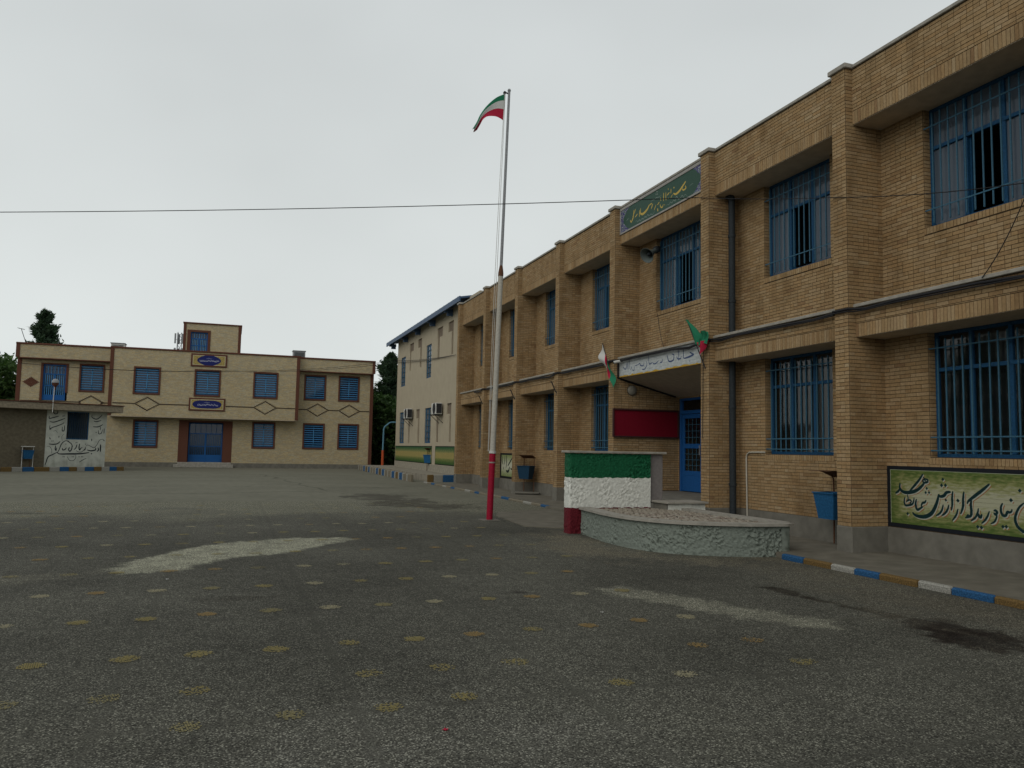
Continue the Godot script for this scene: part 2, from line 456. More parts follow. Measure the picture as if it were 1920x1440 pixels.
const STROKES_SIGN := [
	[29,3252,220,3110,298,2966,365,2819,383,2724,337], [18,3232,314,3262,378,3151,389,3110,342], [14,2616,201,2606,301], [11,2681,347,2606,405],
	[-21,2745,207], [-16,2486,161], [14,2541,259,2432,295], [14,2376,209,2377,383],
	[16,2277,190,2267,385], [12,2131,263,2143,349], [16,2256,463,2211,521,2133,486,2110,421], [-16,2388,386],
	[-12,2498,384], [-14,2323,494], [19,1985,491,2008,557], [14,2075,352,1984,396],
	[12,1915,376,1823,481], [17,1752,305,1682,405], [17,1610,288,1704,280], [31,1586,281,1467,368,1273,417,1149,382,1124,320],
	[15,1086,272,1075,442], [15,973,340,847,392], [12,1135,237,1136,336], [20,780,186,744,364,642,461,589,397],
	[15,870,187,794,278], [-15,731,335]]
const STROKES_SIGN_SMALL := [
	[6,874,511,950,507,976,551,1076,516,1126,554,1225,520,1274,558,1372,511,1420,549,1516,503,1565,552,1659,530,1754,569,1847,511], [6,2411,531,2477,527,2520,551,2585,501,2650,543,2735,500,2799,541,2861,447,2945,539,3028,530,3110,499,3151,556,3232,513,3312,571], [5,1657,230,1751,210,1844,225,1914,198,2029,221,2165,214], [-19,1959,64],
	[-17,1913,115], [-17,1982,130], [4,3412,381,3471,366,3569,365], [5,377,352,509,325]]
const STROKES_KIOSK := [
	[55,2827,1854,2838,2251], [45,2694,2030,2737,2153,2659,2240], [54,2576,2031,2560,2155,2327,2207,2137,2160], [-54,2372,2366],
	[34,2035,2014,2019,2137,1930,2199], [-39,2037,1843], [44,1724,1824,1702,2043,1744,2164,1807,2066,1875,2041], [-39,1732,2541],
	[-39,1858,2540], [-39,1927,2540], [39,1589,1875,1532,2070,1445,2144], [-34,1526,1779],
	[-34,1583,1766], [44,1340,1903,1330,2121,1247,2242,1173,2147,1211,2026], [-29,1237,2086], [-34,1378,2543],
	[-34,1446,2542], [43,1055,2052,994,2149,883,2174,855,2079], [-38,1021,1861], [34,1191,1689,966,1693,798,1864,704,2153,625,2321],
	[62,625,2321,740,2391,1233,2387,1802,2370,2239,2306], [-34,917,2545], [-34,984,2545], [38,514,1941,504,2131,552,2202,565,2059],
	[43,723,1722,597,1844,401,1883,181,1863], [-33,313,1707], [-33,379,1705], [33,193,1519,231,1613],
	[29,650,1437,643,1509], [43,624,2297,411,2417,179,2561,89,2868,53,2985], [20,3007,1652,2906,1555,2743,1633,2637,1858,2482,2033,2313,1961,2145,1890,2033,1965], [19,1562,2191,1681,2274,1865,2260,2038,2063],
	[34,1079,1691,1290,1832,1368,2000], [19,1129,2532,1253,2724,1435,2748,1563,2602,1553,2433], [14,80,1995,234,2016,331,2181,342,2371], [34,2335,1543,2342,1666],
	[30,2955,1579,3019,1652], [24,2118,2624,1960,2698,1760,2832], [33,288,16,345,228,499,221,511,53], [38,113,382,120,500,336,444,574,362],
	[29,752,354,885,336], [38,152,666,351,694,676,573,893,468], [33,174,855,175,1045,324,969,475,916,799,761,861,686], [34,894,854,887,1119,799,1145,786,930],
	[24,157,1105,242,1067], [12,337,1183,489,1154,562,1272], [12,899,1311,796,1457,832,1696], [35,2281,213,2289,361,2507,451,2669,370,2826,189],
	[35,2395,554,2515,587,2773,515], [39,2367,876,2651,867,2882,735], [35,2967,956,2971,1230], [30,2874,1009,2838,1209,2697,1262,2662,1065],
	[-40,2550,1180], [25,2770,863,2757,1062]]
const STROKES_SMALL_MURAL := [
	[24,675,99,696,438,641,568], [24,205,145,185,328,288,447], [20,490,141,446,443], [25,1379,168,1118,330,853,493],
	[35,1069,528,956,679,773,704,678,667], [24,1193,583,1375,617], [20,357,546,362,626]]

# ---------------------------------------------------------------- yard and pavements
const YX0 := -30.0
const YX1 := 14.0
const YZ0 := -62.0
const YZ1 := 4.0

func stain(d: PackedFloat32Array, w: int, h: int, poly: Array, value: Array, soft: float, ragged: float, nz: FastNoiseLite, strength := 1.0):
	# lays an irregular patch (polygon of x, z pairs in metres) into the yard's colour map
	var pts := PackedVector2Array()
	for i in range(0, poly.size(), 2): pts.append(Vector2(poly[i], poly[i + 1]))
	var lo := pts[0]; var hi := pts[0]
	for p in pts: lo = lo.min(p); hi = hi.max(p)
	var grow := soft + ragged
	var sx := (YX1 - YX0) / w; var sz := (YZ1 - YZ0) / h
	for j in range(maxi(0, int((lo.y - grow - YZ0) / sz)), mini(h, int((hi.y + grow - YZ0) / sz) + 1)):
		for i in range(maxi(0, int((lo.x - grow - YX0) / sx)), mini(w, int((hi.x + grow - YX0) / sx) + 1)):
			var p := Vector2(YX0 + (i + 0.5) * sx, YZ0 + (j + 0.5) * sz)
			var dist := 1e9
			for k in pts.size():
				dist = minf(dist, p.distance_to(Geometry2D.get_closest_point_to_segment(p, pts[k], pts[(k + 1) % pts.size()])))
			if Geometry2D.is_point_in_polygon(p, pts): dist = -dist
			dist += nz.get_noise_2d(p.x * 60.0, p.y * 60.0) * ragged + nz.get_noise_2d(p.x * 420.0, p.y * 420.0 + 70.0) * (ragged * 0.6 + 0.05)
			var a := clampf(0.5 - dist / soft, 0.0, 1.0) * strength
			a *= clampf(0.85 + 0.5 * nz.get_noise_2d(p.x * 160.0 + 300.0, p.y * 160.0), 0.0, 1.0)
			if a > 0.0:
				var k := (j * w + i) * 3
				for e in 3: d[k + e] = lerpf(d[k + e], value[e], a)

func yard():
	var g := MB.new()
	g.quad(Vector3(-450, -0.03, 450), Vector3(450, -0.03, 450), Vector3(450, -0.03, -450), Vector3(-450, -0.03, -450))
	structure(part(self, "ground", g, mottled(0.12, 0.11, 0.085, 0.3, 9.0, 50)))
	# asphalt: fine aggregate (uv1) under a map of worn, dusty and wet patches (uv2)
	var nz := FastNoiseLite.new(); nz.seed = 77; nz.frequency = 0.01; nz.fractal_octaves = 4
	var w := 1300; var h := 1950
	var d := PackedFloat32Array(); d.resize(w * h * 3)
	var broad := FastNoiseLite.new(); broad.seed = 8; broad.frequency = 0.009; broad.fractal_octaves = 5
	var bi := broad.get_image(w, h, false, false, false).get_data()
	var fine := FastNoiseLite.new(); fine.seed = 9; fine.frequency = 0.11; fine.fractal_octaves = 3
	var fi := fine.get_image(w, h, false, false, false).get_data()
	for j in h:
		var z := YZ0 + (j + 0.5) * (YZ1 - YZ0) / h
		for i in w:
			var k := j * w + i
			var b := bi[k] / 255.0 - 0.5; var f := fi[k] / 255.0 - 0.5
			# two pours of asphalt: coarse and dark near the middle of the yard, older, finer and paler beyond a wavering seam
			var x := YX0 + (i + 0.5) * (YX1 - YX0) / w
			var seam := z + 18.5 + 0.10 * (x - 2.0) + b * 9.0
			var old := smoothstep(0.0, 1.0, clampf(0.3 - seam / 5.0, 0.0, 1.0))
			var l := lerpf(0.23 + b * 0.20, 0.45 + b * 0.14, old) + f * lerpf(0.07, 0.045, old)
			d[k * 3] = l * 1.0; d[k * 3 + 1] = l * 0.985; d[k * 3 + 2] = l * lerpf(0.86, 0.80, old)
	# cement skim, dust and wet marks, from the ground itself
	stain(d, w, h, [-1.4, -11.2, -1.2, -10.85, -0.6, -11.1, 0.0, -12.0, 0.7, -12.45, 1.4, -13.2, 2.05, -14.1, 1.9, -14.5, 1.0, -14.4, 0.1, -14.0, -0.6, -13.2, -1.0, -12.4], [0.72, 0.715, 0.58], 0.16, 0.14, nz, 1.15)
	stain(d, w, h, [-3.6, -10.3, -1.3, -10.7, -1.2, -11.3, -3.4, -11.0], [0.40, 0.385, 0.32], 0.6, 0.8, nz, 0.6)
	stain(d, w, h, [4.08, -8.6, 4.4, -8.7, 4.6, -8.3, 4.8, -7.9, 5.0, -7.4, 5.25, -7.05, 5.5, -6.6, 5.42, -6.15, 5.18, -6.17, 4.96, -6.46, 4.73, -6.76, 4.56, -7.2, 4.3, -7.98, 4.1, -8.2], [0.50, 0.49, 0.41], 0.14, 0.16, nz, 1.05)
	stain(d, w, h, [6.08, -8.3, 6.24, -8.27, 6.31, -7.9, 6.2, -7.4, 6.03, -7.57, 6.07, -7.94], [0.075, 0.065, 0.05], 0.07, 0.14, nz, 1.15)
	stain(d, w, h, [6.16, -7.5, 6.22, -7.45, 6.33, -6.9, 6.45, -6.4, 6.38, -6.3, 6.2, -6.8], [0.09, 0.078, 0.06], 0.08, 0.16, nz, 0.9)
	stain(d, w, h, [6.4, -6.4, 6.8, -6.2, 6.75, -5.9, 6.95, -5.7, 6.8, -5.3, 6.35, -5.0, 6.1, -5.15, 6.0, -5.5, 6.1, -5.95], [0.06, 0.05, 0.042], 0.1, 0.22, nz, 1.15)
	stain(d, w, h, [3.6, -26.5, 4.2, -27.7, 4.8, -27.3, 5.45, -26.3, 5.6, -23.7, 6.0, -22.3, 6.15, -20.7, 5.5, -20.2, 5.0, -20.6, 4.25, -21.8, 3.8, -22.3, 4.0, -24.2], [0.20, 0.19, 0.155], 0.3, 0.9, nz, 1.0)
	stain(d, w, h, [6.2, -14.6, 5.6, -14.4, 5.0, -12.2, 5.6, -10.6, 7.2, -9.9, 8.2, -10.2, 8.2, -10.8, 6.6, -11.2, 6.2, -12.4], [0.40, 0.36, 0.28], 0.7, 0.8, nz, 0.85)
	stain(d, w, h, [7.2, -10.2, 8.1, -10.4, 8.1, -4.0, 6.9, -4.0, 6.6, -6.5], [0.34, 0.31, 0.25], 0.9, 0.7, nz, 0.7)
	stain(d, w, h, [-8.0, -50.0, 8.2, -52.0, 8.2, -56.5, -8.0, -56.5], [0.46, 0.43, 0.35], 2.5, 3.0, nz, 0.6)
	stain(d, w, h, [-9.0, -20.5, -3.5, -20.3, -3.0, -20.0, -9.0, -20.0], [0.14, 0.135, 0.11], 0.3, 0.4, nz, 0.7)
	stain(d, w, h, [-0.6, -4.6, 1.8, -4.9, 2.2, -4.2, 1.4, -3.6, -0.3, -3.4], [0.36, 0.355, 0.32], 0.9, 0.9, nz, 0.6)
	stain(d, w, h, [-0.2, -8.9, 0.15, -8.85, 0.5, -8.95, 0.1, -9.1], [0.13, 0.12, 0.1], 0.15, 0.15, nz, 0.8)
	stain(d, w, h, [3.0, -8.6, 3.25, -8.55, 3.2, -8.75], [0.1, 0.09, 0.08], 0.1, 0.1, nz, 0.9)
	# cracks and trench seams in the old surface
	var seams := [[-9.0, -33.0, 7.9, -31.2], [-6.0, -44.0, 8.0, -41.5], [1.5, -46.0, 3.2, -29.0], [-8.0, -26.5, 3.0, -28.8], [3.8, -30.5, 8.2, -33.5]]
	for q in seams:
		var a := Vector2(q[0], q[1]); var e := Vector2(q[2], q[3]); var prev := a
		for i in range(1, 15):
			var p := a.lerp(e, i / 14.0) + Vector2(rng.randf_range(-0.25, 0.25), rng.randf_range(-0.35, 0.35))
			var o := (p - prev).orthogonal().normalized() * rng.randf_range(0.02, 0.07)
			stain(d, w, h, [prev.x - o.x, prev.y - o.y, p.x - o.x, p.y - o.y, p.x + o.x, p.y + o.y, prev.x + o.x, prev.y + o.y], [0.12, 0.115, 0.09], 0.07, 0.05, nz, 0.75)
			prev = p
	var bytes := PackedByteArray(); bytes.resize(w * h * 3)
	var lut := PackedByteArray(); lut.resize(1025)
	for i in 1025: lut[i] = int(Color(i / 1024.0, 0, 0).linear_to_srgb().r * 255.0)
	for k in d.size(): bytes[k] = lut[int(clampf(d[k], 0.0, 1.0) * 1024.0)]
	var m := StandardMaterial3D.new()
	# aggregate: stones of many greys, a few pale ones, in dark binder
	var stones := FastNoiseLite.new(); stones.seed = 4; stones.noise_type = FastNoiseLite.TYPE_CELLULAR; stones.frequency = 0.16
	stones.cellular_return_type = FastNoiseLite.RETURN_CELL_VALUE; stones.cellular_jitter = 1.0; stones.fractal_type = FastNoiseLite.FRACTAL_NONE
	var sd := stones.get_seamless_image(1024, 1024).get_data()
	var gaps := FastNoiseLite.new(); gaps.seed = 4; gaps.noise_type = FastNoiseLite.TYPE_CELLULAR; gaps.frequency = 0.16
	gaps.cellular_return_type = FastNoiseLite.RETURN_DISTANCE; gaps.cellular_jitter = 1.0; gaps.fractal_type = FastNoiseLite.FRACTAL_NONE
	var gd := gaps.get_seamless_image(1024, 1024).get_data()
	var ab := PackedByteArray(); ab.resize(1024 * 1024 * 3)
	var sum := 0.0
	for k in 1024 * 1024:
		var s := sd[k] / 255.0; var e := gd[k] / 255.0
		var l := 0.095 + 0.34 * s + (0.66 * (s - 0.84) / 0.16 if s > 0.84 else 0.0)
		l *= lerpf(1.42, 0.45, e)
		sum += minf(l, 1.0)
		var q := lut[int(clampf(l, 0.0, 1.0) * 1024.0)]
		ab[k * 3] = q; ab[k * 3 + 1] = q; ab[k * 3 + 2] = int(q * 0.97)
	m.albedo_texture = ImageTexture.create_from_image(Image.create_from_data(1024, 1024, false, Image.FORMAT_RGB8, ab))
	m.uv1_triplanar = true; m.uv1_world_triplanar = true; m.uv1_scale = Vector3.ONE / 1.45
	m.heightmap_enabled = true; m.heightmap_texture = m.albedo_texture; m.heightmap_scale = 0.35
	m.roughness = 0.95; m.metallic_specular = 0.25
	m.detail_enabled = true; m.detail_blend_mode = BaseMaterial3D.BLEND_MODE_MUL; m.detail_uv_layer = BaseMaterial3D.DETAIL_UV_2
	m.detail_albedo = ImageTexture.create_from_image(Image.create_from_data(w, h, false, Image.FORMAT_RGB8, bytes))
	var arr := []; arr.resize(Mesh.ARRAY_MAX)
	var v := PackedVector3Array(); var n := PackedVector3Array(); var u := PackedVector2Array(); var ix := []; var ix_far := []
	for j in 34:
		for i in 23:
			var p := Vector2(lerpf(YX0, YX1, i / 22.0), lerpf(YZ0, YZ1, j / 33.0))
			v.append(Vector3(p.x, 0, p.y)); n.append(Vector3.UP); u.append(Vector2(i / 22.0, j / 33.0))
			if i < 22 and j < 33:
				var a := j * 23 + i
				(ix_far if j < 19 else ix).append_array([a, a + 1, a + 23, a + 1, a + 24, a + 23])
	arr[Mesh.ARRAY_VERTEX] = v; arr[Mesh.ARRAY_NORMAL] = n; arr[Mesh.ARRAY_TEX_UV] = u; arr[Mesh.ARRAY_TEX_UV2] = u; arr[Mesh.ARRAY_INDEX] = PackedInt32Array(ix)
	var am := ArrayMesh.new(); am.add_surface_from_arrays(Mesh.PRIMITIVE_TRIANGLES, arr)
	arr[Mesh.ARRAY_INDEX] = PackedInt32Array(ix_far)
	am.add_surface_from_arrays(Mesh.PRIMITIVE_TRIANGLES, arr)
	# far off the stones cannot be told apart: the same asphalt with their mean tone and a broader grain
	var mean := sum / (1024.0 * 1024.0)
	var far := mottled(mean, mean, mean * 0.95, 0.14, 11.0, 51, 0.95, 0.0, 0.05, 5)
	far.detail_enabled = true; far.detail_blend_mode = BaseMaterial3D.BLEND_MODE_MUL; far.detail_uv_layer = BaseMaterial3D.DETAIL_UV_2; far.detail_albedo = m.detail_albedo
	am.surface_set_material(0, m); am.surface_set_material(1, far)
	var y := part(self, "yard", am, null)
	structure(y)
	spots(y)

func spots(y: Node3D):
	# painted line-up spots: worn chips of paint that keep to the stones
	var shapes := []
	for k in 6:
		var s := MB.new(); var r := 0.082 + 0.008 * (k % 3); var c := 0.0145
		var keep := 0.98 - 0.10 * k
		for i in range(-8, 9):
			for j in range(-8, 9):
				var p := Vector2(i, j) * c
				var e := p.length() / r
				if e > 1.12 or rng.randf() > keep * (1.25 - 0.6 * e * e): continue
				var a := rng.randf_range(0.30, 0.49) * c; var b := rng.randf_range(0.30, 0.49) * c
				s.quad(Vector3(p.x - a, 0, p.y + b), Vector3(p.x + b, 0, p.y + a * 0.9), Vector3(p.x + a, 0, p.y - b), Vector3(p.x - b * 0.9, 0, p.y - a))
		shapes.append(s.mesh())
	var paints := [mottled(0.245, 0.168, 0.066, 0.4, 0.2, 60), mottled(0.23, 0.192, 0.076, 0.4, 0.2, 61), mottled(0.285, 0.26, 0.165, 0.25, 0.2, 62), mottled(0.20, 0.175, 0.085, 0.35, 0.2, 63)]
	var rows := [-5.0, -5.72, -6.66, -8.15, -9.63, -11.03, -12.55, -14.0, -15.4, -16.8, -18.2, -19.6, -21.0, -22.4]
	for r in rows.size():
		for c in range(-12, 14):
			var x: float = -0.15 + c * 0.555 + (r % 2) * 0.02 + rng.randf_range(-0.03, 0.03)
			var z: float = rows[r] - 0.062 * (x + 0.15) * (1.0 if r > 1 else 0.8) + rng.randf_range(-0.04, 0.04)
			if x > 5.0 or x < z * 0.42 - 0.6 or (x > 4.6 and z > -11.0 and z < -5.6): continue
			if r < 2 and (rng.randf() < 0.35 or x < -1.4): continue
			if z < -18.0 and rng.randf() < 0.35: continue
			var far: bool = z < -10.6
			var wear := rng.randi() % 4 + (0 if r in [2, 3, 4] else 1 if far else 2)
			if r < 2: wear = 3 + rng.randi() % 3
			var paint: int = [0, 1, 1, 2, 3][rng.randi() % 5]
			var o := part(y, "painted_spot", shapes[clampi(wear, 0, 5)], paints[paint], Vector3(x, 0.005, z))
			o.rotation.y = rng.randf() * TAU

func kerb_run(parent: Node3D, bounds: Array, height: float, depth: float, mats: Array, back := 0.0):
	# kerb stones between given places along local x, their faces at local z = 0 looking to +z
	for i in bounds.size() - 1:
		var m := MB.new()
		m.cbox(Vector3(bounds[i] + 0.004, -0.02, -depth), Vector3(bounds[i + 1] - 0.004, height + rng.randf_range(-0.006, 0.006), rng.randf_range(-0.008, 0.008)), 0.022)
		part(parent, "kerb_stone", m, mats[i % mats.size()])

func pavements():
	# pavement along the school
	var m := MB.new()
	m.prism(PackedVector2Array([Vector2(8.12, 2.0), Vector2(8.12, -20.4), Vector2(8.42, -20.6), Vector2(8.42, -33.9), Vector2(10.1, -33.9), Vector2(10.1, 2.0)]), -0.05, 0.08)
	var p := part(self, "pavement", m, M.pavement); structure(p)
	var k := group_node(p, "kerb", Vector3(8.03, 0, -10.38)); k.rotation.y = -PI / 2     # local x runs along +z, faces look to -x
	var b := [0.0]
	var lens := [0.48, 0.58, 0.45, 0.45, 0.62, 0.48, 0.56, 0.6, 0.5, 0.55, 0.6, 0.5]
	for l in lens: b.append(b[-1] + l)
	kerb_run(k, b, 0.085, 0.092, [M.kerb_blue, M.kerb_yellow, M.kerb_white])
	var k2 := group_node(p, "kerb", Vector3(8.33, 0, -36.0)); k2.rotation.y = -PI / 2
	b = [0.0]
	while b[-1] < 15.2: b.append(b[-1] + rng.randf_range(0.55, 0.75))
	kerb_run(k2, b, 0.07, 0.092, [M.kerb_white, M.kerb_bare, M.kerb_blue, M.kerb_bare, M.kerb_bare])
	# cement apron between flagpole and entrance
	m = MB.new()
	m.prism(PackedVector2Array([Vector2(5.82, -15.8), Vector2(6.02, -18.3), Vector2(6.4, -19.3), Vector2(7.3, -19.8), Vector2(8.1, -20.1), Vector2(8.1, -14.6), Vector2(6.7, -15.0)]), -0.02, 0.022)
	structure(part(self, "concrete_apron", m, M.pavement))
	# raised pavement before the plastered block
	m = MB.new()
	m.prism(PackedVector2Array([Vector2(8.87, -37.0), Vector2(8.47, -56.0), Vector2(14.0, -56.0), Vector2(14.0, -37.0)]), -0.05, 0.33)
	var r := part(self, "raised_pavement", m, M.pavement_pale); structure(r)
	var k3 := group_node(r, "kerb", Vector3(8.32, 0, -56.0)); k3.rotation.y = -PI / 2 - 0.0205
	b = [0.0]
	var cols := []
	while b[-1] < 18.6:
		b.append(b[-1] + 0.34); cols.append(M.kerb_white)
		b.append(b[-1] + 0.78); cols.append([M.kerb_bare, M.kerb_bare, M.kerb_blue, M.kerb_yellow, M.kerb_blue][cols.size() / 2 % 5])
	kerb_run(k3, b, 0.34, 0.14, cols)
	var k4 := group_node(r, "kerb", Vector3(8.72, 0, -36.86))
	kerb_run(k4, [0.0, 0.30, 0.75, 2.3], 0.34, 0.14, [M.kerb_yellow, M.kerb_white, M.kerb_blue])

# ---------------------------------------------------------------- the brick school
const PX := 9.30                                 # pilaster faces
const BX := 9.445                                # beam faces
const WX := 10.02                                # recessed walls
const PW := 0.31                                 # pilaster width
const PZ := [-2.43, -6.33, -10.28, -14.28, -18.67, -22.46, -26.27, -30.06, -33.96]   # near corners of the pilasters
const BASE := 0.48
const PITCH := 0.0605
var bricks := []                                 # [transform, tone, normal]

func lay(o: Vector3, along: Vector3, face: Vector3, width: float, y0: float, y1: float, holes := [], proud := 0.009):
	# courses of stretchers and headers over one face; holes are [u0, u1, y0, y1]
	var r0 := int(floor((y0 - BASE) / PITCH + 0.01))
	var r := r0
	while true:
		var ya := maxf(BASE + r * PITCH, y0); var yb := minf(BASE + (r + 1) * PITCH, y1)
		if ya >= y1 - 0.012: break
		r += 1
		if yb - ya < 0.02: continue
		var free := [[0.0, width]]
		for h in holes:
			if (ya + yb) / 2.0 < h[2] or (ya + yb) / 2.0 > h[3]: continue
			var left := []
			for s in free:
				if h[0] > s[0] + 0.02: left.append([s[0], minf(s[1], h[0])])
				if h[1] < s[1] - 0.02: left.append([maxf(s[0], h[1]), s[1]])
			free = left
		for s in free:
			var a: float = s[0]
			var first := true
			while a < s[1] - 0.02:
				var l := 0.21
				if first: l = 0.105 if r % 2 == 0 else 0.21
				elif rng.randf() < 0.3: l = 0.105
				first = false
				if s[1] - a - l < 0.06: l = s[1] - a
				l = minf(l, s[1] - a)
				put_brick(o + along * (a + l / 2.0) + Vector3(0, (ya + yb) / 2.0, 0), along, face, l - 0.009, yb - ya - 0.009, proud)
				a += l

func put_brick(c: Vector3, along: Vector3, face: Vector3, l: float, h: float, proud: float):
	var f := proud + rng.randf_range(-0.0018, 0.0018)
	var depth := f + 0.011
	var t := Transform3D(Basis(along * l, Vector3(0, h, 0), face * depth), c + face * (f - depth / 2.0))
	var k := rng.randf()
	var tone := rng.randi() % 4 if k < 0.62 else 4 + rng.randi() % 4
	if k > 0.97: tone = 8 if k > 0.982 else 9
	bricks.append([t, tone, face])

func soldiers(o: Vector3, along: Vector3, face: Vector3, width: float, y0: float, y1: float, proud := 0.009):
	var count := int(round(width / PITCH)); var step := width / count
	for i in count:
		put_brick(o + along * (i + 0.5) * step + Vector3(0, (y0 + y1) / 2.0, 0), along, face, step - 0.009, y1 - y0 - 0.008, proud)

func school():
	var s := thing("school_building", "long two-storey yellow brick school with pilasters and blue barred windows", "building", Vector3(PX, 0, -18.0))
	var core := MB.new()
	var Z := Vector3(0, 0, 1); var X := Vector3(1, 0, 0); var NX := Vector3(-1, 0, 0)
	var inner := MB.new()
	var proto := {}
	for k in PZ.size():
		var z: float = PZ[k]
		core.box(Vector3(PX, 0.05, z - PW), Vector3(WX, 7.985, z))
		lay(Vector3(PX, 0, z - PW), Z, NX, PW, BASE, 7.98)
		var side_holes := [[0.145, 0.72, 3.5, 4.0], [0.145, 0.72, 7.05, 8.0]]
		lay(Vector3(PX, 0, z), X, Z, 0.72, BASE, 7.98, side_holes)
		piece(s, "plinth", Vector3(PX - 0.018, 0.06, z - PW - 0.018), Vector3(WX, BASE, z + 0.018), 0.012, M.concrete)
		piece(s, "pilaster_cap", Vector3(PX - 0.05, 7.982, z - PW - 0.05), Vector3(PX + 0.5, 8.065, z + 0.05), 0.01, M.coping)
		if k == 0: continue
		var z1: float = PZ[k - 1] - PW               # near end of this bay
		var w := z1 - z
		var entrance: bool = k == 4
		var ww := 2.26 if entrance else minf(1.9, w - 1.72)
		var wz := z + (w - ww) / 2.0
		# recessed walls with window openings
		var up := [wz, wz + ww, 5.14, 7.06]; var low := [wz, wz + ww, 1.60, 3.53]
		wall_cells(core, true, WX, WX + 0.24, z, z1, 3.9, 7.5, [up])
		var hole_up := [wz - z, wz - z + ww, 5.03, 7.06]
		lay(Vector3(WX, 0, z), Z, NX, w, 4.04, 7.05, [hole_up])
		soldiers(Vector3(WX, 0, wz - 0.02), Z, NX, ww + 0.04, 5.03, 5.135, 0.018)
		lay(Vector3(WX, 0, wz), X, Z, 0.125, 5.14, 7.05)
		if not entrance:
			wall_cells(core, true, WX, WX + 0.24, z, z1, 0.05, 3.6, [low])
			var holes := [[wz - z, wz - z + ww, 1.49, 3.53]]
			if k == 2 or k == 7: holes.append([-0.1, 9.0, 0.4, 1.463])
			lay(Vector3(WX, 0, z), Z, NX, w, BASE, 3.52, holes)
			soldiers(Vector3(WX, 0, wz - 0.02), Z, NX, ww + 0.04, 1.49, 1.595, 0.018)
			lay(Vector3(WX, 0, wz), X, Z, 0.125, 1.60, 3.52)
			piece(s, "plinth", Vector3(WX - 0.018, 0.06, z + 0.01), Vector3(WX + 0.1, BASE - 0.004, z1 - 0.01), 0.004, M.concrete)
		# beams, ledge, parapet
		core.box(Vector3(BX, 3.52, z + 0.001), Vector3(WX + 0.1, 3.985, z1 - 0.001))
		core.box(Vector3(BX, 7.05, z + 0.001), Vector3(WX + 0.1, 7.985, z1 - 0.001))
		piece(s, "soffit", Vector3(BX + 0.004, 3.505, z + 0.002), Vector3(WX + 0.11, 3.522, z1 - 0.002), 0.002, M.soffit)
		piece(s, "soffit", Vector3(BX + 0.004, 7.035, z + 0.002), Vector3(WX + 0.11, 7.052, z1 - 0.002), 0.002, M.soffit)
		if not entrance:
			soldiers(Vector3(BX, 0, z), Z, NX, w, 3.508, 3.725)
			lay(Vector3(BX, 0, z), Z, NX, w, 3.727, 3.98)
			lay(Vector3(BX, 0, z), Z, NX, w, 7.27, 7.975)
		soldiers(Vector3(BX, 0, z), Z, NX, w, 7.04, 7.267)
		piece(s, "ledge", Vector3(BX - 0.06, 3.984, z + 0.003), Vector3(WX - 0.002, 4.04, z1 - 0.003), 0.008, M.coping)
		piece(s, "parapet_coping", Vector3(BX - 0.045, 7.987, z + 0.052), Vector3(BX + 0.3, 8.045, z1 - 0.052), 0.008, M.coping)
		# windows: one of each kind, then copies
		for upper in [true, false]:
			if entrance and not upper: continue
			var key := "%s%.2f" % [upper, ww]
			var o: Node3D
			if proto.has(key):
				o = proto[key].duplicate(); s.add_child(o, true); o.name = "window"
			else:
				o = make_window(s, ww, 1.91, upper); proto[key] = o
			o.position = Vector3(WX - PX, 5.14 if upper else 1.60, wz + 18.0)
	# what stands behind: floors, back wall, roof, end walls
	inner.box(Vector3(WX + 0.24, 0.02, -34.27), Vector3(17.0, 0.12, -2.0))
	inner.box(Vector3(WX + 0.25, 3.6, -34.2), Vector3(17.0, 3.9, -2.1))
	inner.box(Vector3(16.8, 0.12, -34.2), Vector3(17.0, 7.5, -2.1))
	for z in [-34.25, -22.9, -14.8, -6.8, -2.43]:
		inner.box(Vector3(WX + 0.25, 0.12, z), Vector3(16.8, 7.5, z + 0.16))
	wpart(s, "interior", inner, M.interior)
	var roof := MB.new()
	roof.box(Vector3(BX + 0.2, 7.5, -34.26), Vector3(17.2, 7.7, -2.44))
	wpart(s, "roof", roof, M.concrete)
	# entrance: side wall, back wall, sloping ceiling
	core.box(Vector3(WX, 0.05, -18.98), Vector3(11.45, 3.6, -18.67))
	lay(Vector3(WX + 0.003, 0, -18.67), X, Z, 1.18, 0.6, 3.46)
	core.box(Vector3(WX, 0.05, -14.59), Vector3(11.45, 3.6, -14.28))
	wall_cells(core, true, 11.2, 11.4, -18.67, -14.59, 0.05, 3.6, [[-18.6, -16.5, 0.58, 3.02]])
	lay(Vector3(11.2, 0, -18.67), Z, NX, 4.08, 0.6, 3.4, [[0.05, 2.2, 0.4, 3.05]])
	var slope := MB.new()
	slope.quad(Vector3(BX + 0.01, 3.50, -18.66), Vector3(11.21, 3.06, -18.66), Vector3(11.21, 3.06, -14.6), Vector3(BX + 0.01, 3.50, -14.6))
	slope.quad(Vector3(BX + 0.01, 3.52, -14.6), Vector3(11.21, 3.1, -14.6), Vector3(11.21, 3.1, -18.66), Vector3(BX + 0.01, 3.52, -18.66))
	wpart(s, "entrance_ceiling", slope, M.soffit)
	entrance_door(s)
	var step := MB.new()
	step.cbox(Vector3(8.95, 0.05, -18.66), Vector3(11.2, 0.55, -14.6), 0.01)
	step.cbox(Vector3(8.90, 0.552, -18.66), Vector3(11.2, 0.59, -14.58), 0.008)
	wpart(s, "landing", step, M.concrete)
	wpart(s, "core_wall", core, M.mortar)
	murals(s)
